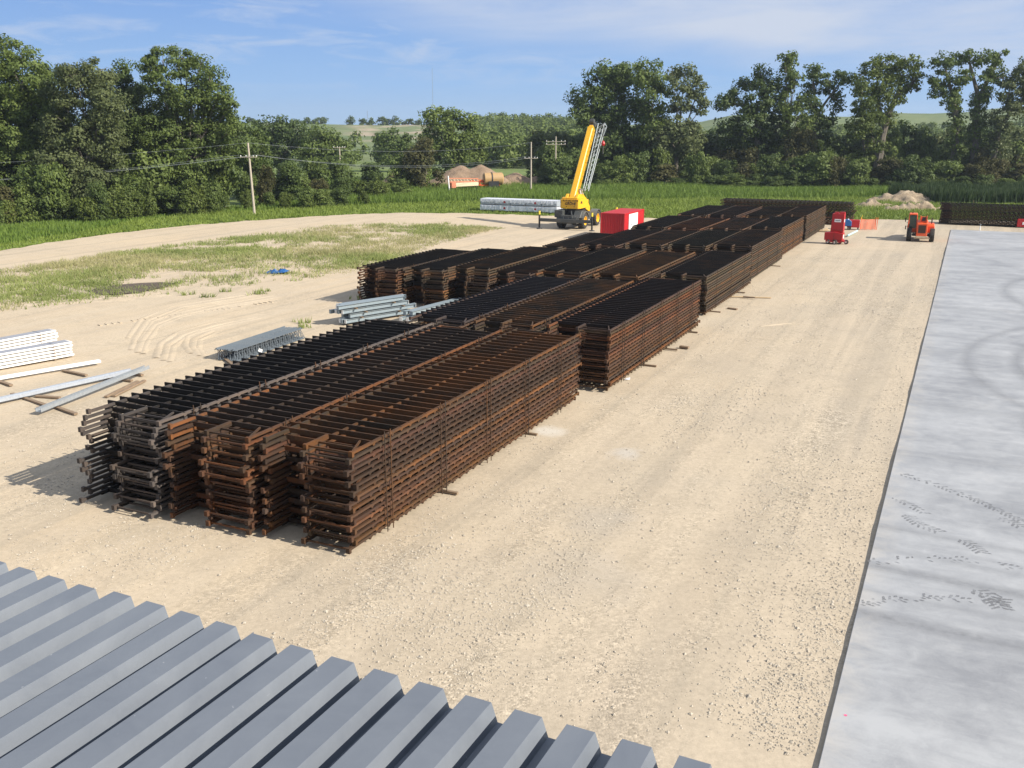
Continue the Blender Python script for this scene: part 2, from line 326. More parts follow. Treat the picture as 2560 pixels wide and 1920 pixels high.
def slab_mat():
    m, nt, b, N, L = mat('trowelled_concrete'); p = pos(N)
    ru = scaled(N, L, p, (1, 1, 1), YARD); sx = N('ShaderNodeSeparateXYZ'); L(ru, sx.inputs[0])
    n1 = noise(N, L, scaled(N, L, ru, (0.14, 0.95, 1)), 1.0, 8, 0.72, 0.7); n2 = noise(N, L, p, 1.4, 8, 0.72, 0.5); n3 = noise(N, L, p, 26, 3, 0.6); n4 = noise(N, L, p, 0.22, 4, 0.6, 0.6)
    s = math_(N, L, 'ADD', math_(N, L, 'MULTIPLY', n1, 0.27), math_(N, L, 'ADD', math_(N, L, 'MULTIPLY', n2, 0.30), math_(N, L, 'ADD', math_(N, L, 'MULTIPLY', n3, 0.08), math_(N, L, 'MULTIPLY', n4, 0.35))))
    c = mixc(N, L, mapr(N, L, s, 0.40, 0.60), (0.235, 0.243, 0.258), (0.390, 0.400, 0.412))
    st = mapr(N, L, noise(N, L, scaled(N, L, ru, (0.25, 4.0, 1)), 1.0, 5, 0.7), 0.62, 0.75, 0, 0.35); c = mixc(N, L, st, c, (0.47, 0.47, 0.465))
    jt = math_(N, L, 'ABSOLUTE', math_(N, L, 'SUBTRACT', math_(N, L, 'FRACT', math_(N, L, 'MULTIPLY', math_(N, L, 'ADD', sx.outputs['Y'], 4.0), 1/18.0)), 0.5)); c = mixc(N, L, mapr(N, L, jt, 0.0, 0.0006, 0.55, 0.0), c, (0.12, 0.12, 0.12))
    # scuffed wheel paths that cross the slab, and a few turning arcs
    wob = math_(N, L, 'MULTIPLY', noise(N, L, scaled(N, L, ru, (0.05, 0.02, 1)), 1.0, 2, 0.5), 3.0)
    yy = math_(N, L, 'ADD', sx.outputs['Y'], wob)
    y0 = O0.x * math.sin(YARD) + O0.y * math.cos(YARD)
    tot = None
    for uu, wd, k in ((4.8, 0.36, 1.0), (2.2, 0.40, 1.0), (7.4, 0.30, 0.6), (5.9, 0.26, 0.5), (3.4, 0.22, 0.5), (14.5, 0.4, 0.4), (21.0, 1.2, 0.4), (31.0, 0.9, 0.4), (44.0, 0.9, 0.4), (60, 1.2, 0.3)):
        d = math_(N, L, 'ABSOLUTE', math_(N, L, 'SUBTRACT', yy, y0 + uu + 1.5)); q = mapr(N, L, d, 0.0, wd, k, 0.0)
        tot = q if tot is None else math_(N, L, 'MAXIMUM', tot, q)
    xc = y0
    for cu, cv, rad, wd, k in ((30.0, 30.0, 14.0, 0.5, 0.95), (30.0, 30.0, 16.1, 0.5, 0.8), (52.0, 31.0, 15.0, 0.6, 0.8), (20.0, 24.0, 8.0, 0.45, 0.7), (44.0, 26.0, 9.0, 0.5, 0.6)):
        c0 = O0.x*math.cos(YARD) - O0.y*math.sin(YARD)
        dx = math_(N, L, 'SUBTRACT', sx.outputs['X'], c0 + cv); dy = math_(N, L, 'SUBTRACT', sx.outputs['Y'], y0 + cu)
        rr = math_(N, L, 'SQRT', math_(N, L, 'ADD', math_(N, L, 'MULTIPLY', dx, dx), math_(N, L, 'MULTIPLY', dy, dy)))
        d = math_(N, L, 'ABSOLUTE', math_(N, L, 'SUBTRACT', rr, rad)); tot = math_(N, L, 'MAXIMUM', tot, mapr(N, L, d, 0.0, wd, k, 0.0))
    eg = mapr(N, L, math_(N, L, 'ADD', sx.outputs['X'], math_(N, L, 'MULTIPLY', n2, 0.5)), O0.x*math.cos(YARD)-O0.y*math.sin(YARD)+11.9+.9, O0.x*math.cos(YARD)-O0.y*math.sin(YARD)+11.9, 0, 0.5); c = mixc(N, L, math_(N, L, 'MULTIPLY', eg, mapr(N, L, n2, .4, .6)), c, (0.44, 0.39, 0.32))
    tread = mapr(N, L, noise(N, L, p, 5.0, 3, 0.7), 0.35, 0.65, 0.55, 1.0); tot = math_(N, L, 'MULTIPLY', math_(N, L, 'MULTIPLY', tot, tread), mapr(N, L, n2, 0.3, 0.6, 0.55, 1.0))
    c = mixc(N, L, math_(N, L, 'MULTIPLY', tot, 0.8), c, (0.150, 0.155, 0.165))
    dust = mapr(N, L, noise(N, L, p, 0.35, 5, 0.7), 0.58, 0.78, 0, 0.35)
    c = mixc(N, L, dust, c, (0.42, 0.415, 0.41))
    L(c, b.inputs['Base Color']); L(mapr(N, L, n2, 0.3, 0.7, 0.5, 0.75), b.inputs['Roughness']); b.inputs['Specular IOR Level'].default_value = 0.3
    bump(N, L, b, n2, 0.08, 0.02)
    return m
M['slab'] = slab_mat()
def mark_mat():
    m, nt, b, N, L = mat('damp_tread_print'); out = nt.nodes['Material Output']; p = pos(N)
    b.inputs['Base Color'].default_value = (0.185, 0.190, 0.200, 1); b.inputs['Roughness'].default_value = 0.7
    f = math_(N, L, 'MULTIPLY', mapr(N, L, noise(N, L, p, 1.1, 4, 0.7), 0.32, 0.52), mapr(N, L, noise(N, L, p, 24, 4, 0.7), 0.32, 0.52, 0.15, 0.60))
    tr = N('ShaderNodeBsdfTransparent'); ms = N('ShaderNodeMixShader'); L(f, ms.inputs[0]); L(tr.outputs[0], ms.inputs[1]); L(b.outputs[0], ms.inputs[2]); L(ms.outputs[0], out.inputs[0]); return m
M['mark'] = mark_mat()
M['pink'] = painted('pink_marker_paint', (0.85, 0.10, 0.22), 0.6, 0.0)
def deck_mat():
    m, nt, b, N, L = mat('grey_deck_primer'); tc = N('ShaderNodeTexCoord').outputs['Object']
    n = noise(N, L, tc, 2.2, 7, 0.7, 0.5); f = noise(N, L, tc, 60, 3, 0.6)
    c = mixc(N, L, mapr(N, L, n, 0.3, 0.7), (0.122, 0.138, 0.164), (0.158, 0.176, 0.202))
    sc_ = mapr(N, L, noise(N, L, scaled(N, L, tc, (9, 2.0, 9)), 2.3, 6, 0.7), 0.70, 0.80, 0, 0.5)
    c = mixc(N, L, sc_, c, (0.36, 0.38, 0.40))
    sp = mapr(N, L, noise(N, L, tc, 38, 2, 0.5), 0.76, 0.79, 0, 0.4); c = mixc(N, L, sp, c, (0.45, 0.46, 0.47))
    L(c, b.inputs['Base Color']); L(mapr(N, L, n, 0.3, 0.7, 0.38, 0.52), b.inputs['Roughness']); bump(N, L, b, f, 0.05, 0.004)
    return m
M['deck'] = deck_mat()
def pile_mat(name, c0, c1):
    m, nt, b, N, L = mat(name); p = pos(N)
    c = mixc(N, L, mapr(N, L, noise(N, L, p, 0.8, 7, 0.7), 0.3, 0.7), c0, c1); L(c, b.inputs['Base Color']); b.inputs['Roughness'].default_value = 0.95
    bump(N, L, b, noise(N, L, p, 4.0, 6, 0.75), 0.8, 0.25); return m
M['dirt'] = pile_mat('broken_clay', (0.20, 0.15, 0.10), (0.44, 0.35, 0.24))
M['sandpile'] = pile_mat('pinkish_sand', (0.20, 0.140, 0.092), (0.32, 0.225, 0.150))
M['stone'] = pile_mat('limestone_chips', (0.44, 0.38, 0.30), (0.66, 0.59, 0.48))
M['mud'] = pile_mat('dark_wet_silt', (0.085, 0.065, 0.05), (0.15, 0.115, 0.085))
def plastic_mat():
    m, nt, b, N, L = mat('white_plastic_wrap'); tc = N('ShaderNodeTexCoord').outputs['Object']
    n = noise(N, L, scaled(N, L, tc, (3, 3, 1)), 1.6, 5, 0.7); c = mixc(N, L, mapr(N, L, n, 0.35, 0.65), (0.50, 0.53, 0.58), (0.80, 0.81, 0.84))
    L(c, b.inputs['Base Color']); b.inputs['Roughness'].default_value = 0.35; bump(N, L, b, n, 0.5, 0.05); return m
M['plastic'] = plastic_mat()
def mesh_mat():
    m, nt, b, N, L = mat('orange_safety_mesh'); out = nt.nodes['Material Output']; tc = N('ShaderNodeTexCoord').outputs['Object']
    b.inputs['Base Color'].default_value = (0.80, 0.16, 0.06, 1); b.inputs['Roughness'].default_value = 0.6
    sx = N('ShaderNodeSeparateXYZ'); L(tc, sx.inputs[0])
    h = math_(N, L, 'FRACT', math_(N, L, 'MULTIPLY', sx.outputs['X'], 16.0)); v = math_(N, L, 'FRACT', math_(N, L, 'MULTIPLY', sx.outputs['Z'], 16.0))
    hole = math_(N, L, 'MULTIPLY', math_(N, L, 'GREATER_THAN', h, 0.42), math_(N, L, 'GREATER_THAN', v, 0.42))
    tr = N('ShaderNodeBsdfTransparent'); ms = N('ShaderNodeMixShader'); L(hole, ms.inputs[0]); L(b.outputs[0], ms.inputs[1]); L(tr.outputs[0], ms.inputs[2]); L(ms.outputs[0], out.inputs[0])
    return m
M['mesh'] = mesh_mat()

# --- value noise for scattering
_ng = rng.random((64, 64))
def vnoise(x, y, s):
    x = np.asarray(x) * s; y = np.asarray(y) * s; xi = np.floor(x).astype(int); yi = np.floor(y).astype(int); fx = x - xi; fy = y - yi
    fx = fx*fx*(3-2*fx); fy = fy*fy*(3-2*fy); g = lambda a, b: _ng[a % 64, b % 64]
    return (g(xi,yi)*(1-fx)+g(xi+1,yi)*fx)*(1-fy)+(g(xi,yi+1)*(1-fx)+g(xi+1,yi+1)*fx)*fy
def px_of(P):
    P = np.asarray(P, float); q = P - np.array([0, 0, CAMH]); Z = q @ FW
    return 1280 + F*(q @ RT)/Z, 960 - F*(q @ UP)/Z

# ------------------------------------------------------------------ ground, yard, slab
def polar_sheet(name, rfun, az0, az1, na, nr, zfun, material, r0fun):
    az = np.linspace(az0, az1, na); vs = []
    rm = np.array([rfun(a) for a in az]); r0 = np.array([r0fun(a) for a in az])
    t = np.linspace(0, 1, nr)
    rr = r0[None, :] * (rm/r0)[None, :] ** t[:, None]
    X = rr * np.sin(az)[None, :]; Y = rr * np.cos(az)[None, :]; Z = zfun(X, Y)
    vs = np.stack([X, Y, Z], -1).reshape(-1, 3)
    i = np.arange(nr-1)[:, None]; j = np.arange(na-1)[None, :]; a = i*na + j
    fs = np.stack([a, a+1, a+na+1, a+na], -1).reshape(-1, 4)
    me = bpy.data.meshes.new(name); me.from_pydata(vs.tolist(), [], fs.tolist()); me.materials.append(material)
    for p in me.polygons: p.use_smooth = True
    o = bpy.data.objects.new(name, me); col.objects.link(o); return kind(o, 'structure')

YEDGE = [(-900,770),(-400,697),(0,627),(150,602),(300,581),(450,565),(600,553),(820,538),(1000,532),(1200,533),(1400,540),(1660,546),(1900,549),(2140,548),(2350,549),(2560,552),(3400,560)]
_ep = [at(x, y) for x, y in YEDGE]; _ea = [math.atan2(p.x, p.y) for p in _ep]; _er = [math.hypot(p.x, p.y) for p in _ep]
def yard_r(a): return float(np.interp(a, _ea, _er))
def yard_edge(a): return yard_r(a) * (1 + 0.010*(float(vnoise(a*900, 3, 0.11))-0.5) + 0.006*(float(vnoise(a*900, 9, 0.5))-0.5))
def yard_z(X, Y):
    d = np.hypot(X, Y)
    z = 0.05*(vnoise(X, Y, 0.11)-0.5) + 0.035*(vnoise(X+50, Y, 0.45)-0.5) + 0.02*(vnoise(X, Y+70, 1.3)-0.5)*(d < 70)
    return z - 0.02
polar_sheet('gravel_yard', yard_edge, R(-62), R(62), 620, 420, yard_z, M['yard'], lambda a: 6.0)
g = MB(); g.add([(-2500,-300,-0.14),(2500,-300,-0.14),(2500,2600,-0.14),(-2500,2600,-0.14)], [(0,1,2,3)])
kind(g.build('ground', M['ground']), 'structure')
# slab
s = MB(); s.box(0, 60, -16.4, 93.2, -0.1, 0.045)
slab = s.build('concrete_slab', M['slab'], loc=uv(0, 11.88, 0), rz=-YARD, bevel=0.012); kind(slab, 'structure')
# tread prints on the slab: rows of small lug marks
def tread(mb, pts, wd, dens=1.0):
    """two staggered columns of slanted tyre lugs with thin gaps between them"""
    for i in range(len(pts)-1):
        a, b_ = Vector(pts[i]), Vector(pts[i+1]); ln = (b_-a).length; n = max(1, int(ln/0.13)); d = (b_-a).normalized(); p = Vector((-d.y, d.x, 0))
        for k in range(n):
            for s_ in (-1, 1):
                for q in (0, 1):
                    if random.random() > dens: continue
                    c = a + d*(ln*(k+(.5 if s_ > 0 else 0))/n) + p*(s_*wd*(.14+.24*q)) + d*(s_*0+q*.05)
                    e1 = (p*s_*math.cos(.45)+d*math.sin(.45))*wd*(.125+random.uniform(-.02,.015)); e2 = d*random.uniform(.034,.050); z = Vector((0,0,random.uniform(0,.003))); sk = d*random.uniform(-.012,.012)
                    mb.add([c-e1-e2+z, c-e2*.9+sk+z, c+e1-e2*.75+z, c+e1*1.06+z, c+e1+e2*.75+z, c+e2*.95-sk+z, c-e1+e2+z, c-e1*1.05+z], [(0,1,2,3,4,5,6,7)])
tm = MB(); SZ = 0.049
def sp(*pp): return [at(x, y, SZ) for x, y in pp]
tread(tm, sp((2255,1185),(2300,1198),(2350,1215)), 0.34, 0.45); tread(tm, sp((2350,1215),(2440,1250),(2560,1305)), 0.34, 0.8)
tread(tm, sp((2235,1245),(2275,1262),(2315,1285)), 0.34, 0.75); tread(tm, sp((2268,1288),(2300,1312),(2355,1332)), 0.42, 1)
tread(tm, sp((2405,1350),(2430,1362),(2460,1385)), 0.40, 1); tread(tm, sp((2505,1295),(2560,1320)), 0.4, 0.9)
tread(tm, sp((2440,1475),(2475,1490),(2510,1525)), 0.50, 1); tread(tm, sp((2460,1500),(2500,1510),(2510,1490)), 0.4, 1)
tread(tm, sp((2155,1510),(2220,1500),(2320,1492),(2450,1500)), 0.36, 0.55); tread(tm, sp((2170,1405),(2290,1395),(2440,1400),(2560,1425)), 0.4, 0.3)
kind(tm.build('tyre_prints', M['mark']), 'structure')
pk = MB(); c = at(2114, 1788, SZ)
pk.add([c+Vector((0.03*math.cos(t)*(1+.3*math.sin(3*t)), 0.03*math.sin(t), 0)) for t in [k*math.pi/5 for k in range(10)]], [tuple(range(10))]); kind(pk.build('paint_spot', M['pink']), 'structure')

# ridges of churned sand (wheel ruts)
def ridge(mb, pts, wd, ht, seed=0, jt=1.0):
    rr = random.Random(seed); P = [Vector(p) for p in pts]; Q = []
    for i in range(len(P)-1):
        n = max(2, int((P[i+1]-P[i]).length/0.25))
        for k in range(n): Q.append(P[i].lerp(P[i+1], k/n))
    Q.append(P[-1]); vs = []; fs = []
    for i, p in enumerate(Q):
        d = (Q[min(i+1,len(Q)-1)]-Q[max(i-1,0)]).normalized(); q = Vector((-d.y,d.x,0)); e = min(1, i/3, (len(Q)-1-i)/3); h = ht*(1-jt*rr.uniform(-.15,.65))*e; off = rr.uniform(-.04,.04)*jt
        vs += [p+q*(wd*.5*rr.uniform(.8,1.2))+Vector((0,0,-.06)), p+q*(off+wd*.12)+Vector((0,0,h)), p+q*(off-wd*.12)+Vector((0,0,h*.8)), p-q*(wd*.5*rr.uniform(.8,1.2))+Vector((0,0,-.06))]
    for i in range(len(Q)-1):
        for k in range(3): fs.append((i*4+k, i*4+k+1, i*4+k+5, i*4+k+4))
    mb.add(vs, fs)
rm = MB()
def ga(*pp): return [at(x, y) for x, y in pp]
for k, pp in enumerate([[(345,880),(356,850),(385,812),(440,790),(560,764),(700,742)],[(410,900),(420,862),(460,835),(540,812),(640,792)],[(500,888),(482,868),(486,846),(530,826)],[(335,850),(370,800),(450,768),(640,738)],[(1240,640),(1400,600),(1480,580)],[(60,760),(200,752),(330,745)],[(100,700),(260,745),(420,735)]]):
    ridge(rm, ga(*pp), 0.75, 0.020, k, .3); ridge(rm, [p+Vector((.35,-.3,0)) for p in ga(*pp)], 0.6, 0.006, k+50, .3); ridge(rm, [p+Vector((-.55,.5,0)) for p in ga(*pp)], 0.6, 0.010, k+80, .3)
for k, pp in enumerate([[(1620,810),(1760,800)],[(1960,810),(2030,812)],[(1900,815),(1990,806)]]): ridge(rm, ga(*pp), 0.2, 0.035, 90+k)
kind(rm.build('tyre_ruts', M['yard'], smooth=True), 'structure')
# cleat marks of a tracked machine: short bars
cm = MB()
for a, b_ in (((250,812),(560,772)), ((560,772),(690,752))):
    A, B = at(*a), at(*b_); n = int((B-A).length/0.35)
    for k in range(n):
        p = A.lerp(B, k/n); d = (B-A).normalized(); q = Vector((-d.y,d.x,0))
        if random.random() < .8: cm.bar(p-q*.2+Vector((0,0,-.02)), p+q*.2+Vector((0,0,-.02)), .12, .06)
kind(cm.build('cleat_marks', M['yard']), 'structure')
# damp patch in the sand
dp = MB(); ring = [(222,728),(250,718),(300,712),(350,708),(400,706),(440,708),(420,716),(385,724),(350,731),(290,737),(240,735)]
dp.add([at(x, y) + Vector((0,0,.022)) for x, y in ring], [tuple(range(len(ring)))]); kind(dp.build('damp_patch', M['mud']), 'structure')

# loose stones on the yard
def stones():
    n = 330000; az = rng.uniform(R(-30), R(30), n); r = 15*np.exp(rng.uniform(0, 1, n)**0.8*math.log(85/15.)); X = r*np.sin(az); Y = r*np.cos(az)
    v = (X-O0.x)*V.x + (Y-O0.y)*V.y; u = (X-O0.x)*U.x + (Y-O0.y)*U.y
    dens = np.clip((vnoise(u*.28, v, 0.42)*0.6+vnoise(u*.5+31, v, 1.3)*0.4-0.40)*3.2, 0.07, 1) * np.clip((v+24)/26, 0.06, 1)
    dens *= .8; dens += 0.45*np.exp(-((v-11.3)/0.5)**2)
    keep = (rng.random(n) < dens) & (v < 11.75) & ~((v < 0.1) & (v > -9.6) & (u > 0) & (u < 32))
    X, Y = X[keep], Y[keep]; n = len(X); print('stones', n)
    s = np.minimum(rng.lognormal(-4.12, 0.45, n), 0.058) * (1+np.hypot(X, Y)/160)
    base = np.array([[1,0,0],[0,1,0],[-1,0,0],[0,-1,0],[0,0,.55],[0,0,-.5]]); tri = [(0,1,4),(1,2,4),(2,3,4),(3,0,4)]
    a = rng.uniform(0, 6.28, n); P = np.repeat(base[None], n, 0)*rng.uniform(.6, 1.25, (n, 6, 1)); c, q = np.cos(a)[:,None], np.sin(a)[:,None]
    px = P[...,0]*c-P[...,1]*q; py = P[...,0]*q+P[...,1]*c; z0 = yard_z(X, Y)
    W = np.stack([px*s[:,None]+X[:,None], py*s[:,None]+Y[:,None], P[...,2]*s[:,None]+(z0+s*.15)[:,None]], -1)
    T = W[:, np.array(tri)].reshape(-1, 3); o = quick_mesh('gravel', T, None, M['stone'], k=3); return kind(o, 'stuff')
stones()

# ------------------------------------------------------------------ hills far behind
CREST = [(-1200,322),(0,318),(560,312),(640,306),(760,309),(870,312),(1000,313),(1060,312),(1150,308),(1230,306),(1330,309),(1420,312),(1600,312),(1750,305),(1830,288),(1900,284),(2000,290),(2120,292),(2240,283),(2330,284),(2420,280),(2500,270),(2600,264),(3600,290)]
def hills():
    az = np.linspace(R(-55), R(55), 440); xs = 1280+F*np.tan(az)/math.cos(TH)*1.0
    pts = [at_depth(x, y, 640.) for x, y in CREST]; ca = [math.atan2(p.x, p.y) for p in pts]; cz = [p.z for p in pts]
    top = np.interp(az, ca, cz); rr = np.concatenate([np.linspace(250, 640, 60), np.linspace(660, 1500, 14)]); vs = []; fs = []
    t = np.clip((rr-250)/390., 0, 1); prof = np.interp(t, [0, .25, .55, .62, .8, .92, 1], [0, .06, .38, .55, .74, .96, 1.0])
    Y = rr[:,None]*np.ones_like(az)[None]; X = Y*np.tan(az)[None]
    Z = prof[:,None]*(top[None]+.2) - .2 + (vnoise(X, Y, .02)-.5)*2.4*np.sin(np.clip(t,0,1)*math.pi)[:,None] + (vnoise(X, Y, .09)-.5)*0.9*(t[:,None] > .1)*(t[:,None]<.97)
    na = len(az); vs = np.stack([X, Y, Z], -1).reshape(-1, 3); i = np.arange(len(rr)-1)[:,None]; j = np.arange(na-1)[None]; a = i*na+j
    me = bpy.data.meshes.new('hills'); me.from_pydata(vs.tolist(), [], np.stack([a,a+1,a+na+1,a+na],-1).reshape(-1,4).tolist())
    px, py = px_of(vs); q = np.exp(-((px-985)/115.)**4) * np.clip((vnoise(vs[:,0], vs[:,1], .035)*.6+vnoise(vs[:,0]+9, vs[:,1], .12)*.5-.38)*4, 0, 1) * np.clip((vs[:,2]-2.5)/3, 0, 1) * (vs[:,1] < 655)
    at_ = me.attributes.new('quarry', 'FLOAT', 'POINT'); at_.data.foreach_set('value', q.astype(np.float32))
    m, nt, b, N, L = mat('hill_turf'); p = pos(N); an = N('ShaderNodeAttribute'); an.attribute_name = 'quarry'
    c = mixc(N, L, mapr(N, L, noise(N, L, p, .03, 6, .7), .35, .65), (0.075, 0.115, 0.036), (0.155, 0.185, 0.070)); c = mixc(N, L, mapr(N, L, noise(N, L, p, .12, 5, .7), .6, .75, 0, .8), c, (0.035, 0.06, 0.022))
    c = mixc(N, L, an.outputs['Fac'], c, mixc(N, L, mapr(N, L, noise(N, L, p, .25, 5, .7), .35, .65), (0.24, 0.19, 0.13), (0.46, 0.37, 0.27)))
    L(c, b.inputs['Base Color']); b.inputs['Roughness'].default_value = .95; me.materials.append(m)
    for pl in me.polygons: pl.use_smooth = True
    o = bpy.data.objects.new('hills', me); col.objects.link(o); kind(o, 'structure')
    def hz(x, y):
        a = math.atan2(x, y); tt = min(1, max(0, (y-250)/390.)); return float(np.interp(tt, [0,.25,.55,.62,.8,.92,1], [0,.06,.38,.55,.74,.96,1.0]))*(float(np.interp(a, ca, cz))+.2)-.2
    return hz
hill_z = hills()

# ------------------------------------------------------------------ foliage
def leaf_cloud(blobs, size, dens, seed, clump=1.25, droop=0.0):
    """blobs: (x,y,z,rx,ry,rz); returns quads of leaf sprays gathered into clumps"""
    r = np.random.default_rng(seed); out = []
    for (bx,by,bz,rx,ry,rz) in blobs:
        area = (rx*ry+ry*rz+rx*rz)/3*4*math.pi; nc = max(6, int(area*0.34/(clump*clump)*1.25))
        d = r.normal(size=(nc,3)); d /= np.linalg.norm(d,axis=1)[:,None]; rad = r.uniform(.35,1.0,nc)**.55
        C = np.array([bx,by,bz])+d*rad[:,None]*np.array([rx,ry,rz]); rc = clump*r.uniform(.55,1.25,nc)
        m = int(dens*clump*clump*8.0/(size*size)); m = max(14, min(m, 360)); nl = nc*m
        e = r.normal(size=(nl,3)); e /= np.linalg.norm(e,axis=1)[:,None]; rr = r.uniform(0,1,nl)**.45
        ci = np.repeat(np.arange(nc), m); P = C[ci]+e*(rr*rc[ci])[:,None]*np.array([1,1,.72]); P[:,2] -= droop*rr*rr
        nrm = e*.55+d[ci]*.45+r.normal(size=(nl,3))*.55+np.array([0,0,.25]); nrm /= np.linalg.norm(nrm,axis=1)[:,None]
        t = np.cross(nrm, r.normal(size=(nl,3))); t /= np.linalg.norm(t,axis=1)[:,None]+1e-9; bt = np.cross(nrm,t); s = size*r.uniform(.55,1.3,nl)[:,None]
        Q = np.stack([P-t*s*.6, P+bt*s*.36-t*s*.1, P+t*s*.65, P-bt*s*.36+t*s*.05],1); out.append(Q.reshape(-1,3))
    return np.concatenate(out)

def tree(name, label, base, blobs, leafm, size=0.34, dens=1.0, seed=1, trunk=0.4, group='cottonwood trees', clump=1.25, forks=None, fill=True):
    """base: world Vector; blobs in world coordinates"""
    t = thing(name, label, 'tree', base, 0, group)
    B = [(b[0]-base.x, b[1]-base.y, b[2]-base.z, *b[3:]) for b in blobs]
    crown = quick_mesh('crown', leaf_cloud(B, size, dens, seed, clump), None, leafm, t)
    mb = MB(); r = random.Random(seed); hmax = max(b[2]+b[5] for b in B); lo = min(b[2]-b[5] for b in B)
    cx = sum(b[0] for b in B)/len(B); fk = Vector((cx*.25, 0, max(2.5, hmax*.3)))
    if forks:
        for pl in forks:
            P = [Vector(p)-base for p in pl[0]]; mb.path(P, [pl[1]*(1-.75*i/(len(P)-1)) for i in range(len(P))], 7)
    else: mb.path([Vector((0,0,-.3)), fk*.55+Vector((r.uniform(-.2,.2),0,0)), fk], [trunk*1.15, trunk*.95, trunk*.8], 8)
    for b in B:
        c = Vector(b[:3]); s0 = fk if not forks else min((Vector(p)-base for pl in forks for p in pl[0][1:]), key=lambda q: (q-c).length)
        mid = s0.lerp(c, .5)+Vector((r.uniform(-.5,.5), r.uniform(-.5,.5), r.uniform(.1,.7))); k = trunk*(.30 if forks else .36)
        mb.path([s0, mid, c], [k, k*.65, k*.3], 5)
        for _ in range(4):
            d = Vector((r.gauss(0,1), r.gauss(0,1), r.gauss(.4,.8))).normalized(); e = c+Vector((d.x*b[3], d.y*b[4], d.z*b[5]))*.85; mb.path([c.lerp(mid,.3), c.lerp(e,.5)+Vector((0,0,.2)), e], [k*.35,k*.22,.03], 4)
    mb.build('trunk', M['bark'], t)
    return t
def pblobs(lst, Y, seed, dj=1.6, dk=.85):
    r = random.Random(seed); out = []
    for (cx,cy,rx,ry) in lst:
        yy = Y+r.uniform(-dj,dj); p = at_depth(cx,cy,yy); k = yy/F*1.03; out.append((p.x,p.y,p.z, rx*k, (rx+ry)/2*k*dk, ry*k))
    return out
def gz(x, Y): 
    p = at_depth(x, 318, Y); return Vector((p.x, p.y, -.14))

# left wood
tree('cottonwood', 'tallest cottonwood of the left wood, standing at the left edge of the photo', gz(10,121), pblobs([(60,400,70,50),(-20,420,80,50),(20,140,55,40),(60,190,70,60),(-40,200,80,80),(0,270,90,70),(80,270,70,60),(120,190,34,42),(20,350,90,50),(-60,330,80,80)],121,1), M['leaf'], .29, 1.0, 11, .5, clump=1.35)
tree('cottonwood', 'silvery green cottonwood with bare white limbs, second from the left edge', gz(205,117), pblobs([(190,400,70,50),(250,410,55,45),(150,410,55,45),(190,185,45,34),(235,190,45,36),(160,230,55,50),(215,260,75,65),(270,260,45,55),(180,330,75,60),(250,340,60,55)],117,2), M['leafgrey'], .27, 1.0, 12, .42, clump=1.2)
tree('cottonwood', 'dark cottonwood filling the gap left of the tallest rounded crown', gz(320,127), pblobs([(320,400,60,50),(370,400,45,45),(290,185,30,30),(325,215,38,38),(345,260,45,50),(310,300,60,60),(350,340,60,50)],127,3), M['leafdark'], .29, 1.0, 13, .4, clump=1.2)
tree('cottonwood', 'tall open cottonwood with separate leafy tops above the utility pole', gz(465,125), pblobs([(430,390,60,44),(490,395,60,44),(550,380,44,40),(580,330,30,30),(370,160,26,22),(405,150,38,24),(440,145,22,22),(462,160,24,32),(495,165,22,26),(410,200,46,32),(480,210,40,32),(525,195,26,30),(545,235,32,28),(575,262,24,26),(480,258,64,34),(420,262,50,32),(530,290,42,32),(560,300,32,26),(450,310,80,36),(400,335,60,40),(510,335,50,36)],125,4), M['leaf'], .28, .95, 14, .45, clump=1.1)
for k, (lb, bl, Y_) in enumerate((('dark tree deep in the left wood, filling the left edge under the tallest crown', [(0,330,80,60),(60,380,80,60),(-40,400,80,60),(10,260,60,50)], 125),
    ('dark tree deep in the left wood, under the silvery cottonwood', [(150,380,70,55),(220,400,70,55),(180,320,60,50),(130,300,50,50)], 122), ('dark tree deep in the left wood, under the dark gap cottonwood', [(300,390,70,60),(360,380,60,60),(330,320,60,50)], 129),
    ('dark tree deep in the left wood, below the open cottonwood, left half', [(420,380,70,55),(400,420,60,50),(450,345,60,40)], 128), ('dark tree deep in the left wood, below the open cottonwood, right half', [(530,370,60,50),(560,410,60,55),(500,420,60,50),(590,350,40,40)], 129),
    ('rounded tree at the right end of the left wood beside the pale pole', [(610,350,44,36),(640,385,40,40),(590,400,50,44),(625,430,44,40)], 145))):
    tree('broadleaf_tree', lb, gz(sum(b[0] for b in bl)/len(bl), Y_), pblobs(bl, Y_, 60+k), M['leafdark'] if k not in (1,5) else M['leaf'], .40, 1.0, 160+k, .35, 'cottonwood trees', 1.4)
# trunks pale in gaps of the left wood come with the trees; middle trees
tree('broadleaf_tree', 'dense dark broadleaf tree rising behind the pole, left of the quarry', gz(690,205), pblobs([(680,320,42,26),(725,325,38,24),(640,345,36,28),(700,360,60,34),(750,350,30,26),(660,390,60,36)],205,5), M['leafdark'], .5, 1.0, 15, .45, 'trees between the poles', 1.8)
tree('broadleaf_tree', 'broad green tree behind the far pole with the crossarm', gz(800,200), pblobs([(790,345,36,28),(825,360,34,26),(780,385,50,36),(850,385,40,32)],200,6), M['leaf'], .5, 1.0, 16, .4, 'trees between the poles', 1.8)
tree('broadleaf_tree', 'dark round tree standing on the slope below the quarry', gz(975,240), pblobs([(965,345,30,20),(1000,355,30,24),(985,380,50,34)],240,7), M['leafdark'], .55, 1.0, 17, .4, 'trees between the poles', 2.0)
tree('broadleaf_tree', 'big double topped tree left of the wooded hillside, above the sand heap', gz(1130,190), pblobs([(1075,298,20,24),(1110,288,28,22),(1135,305,30,28),(1165,320,32,30),(1100,335,50,40),(1160,370,50,40),(1195,380,28,34),(1110,395,55,40)],190,8), M['leaf'], .46, 1.0, 18, .45, 'trees between the poles', 1.6)
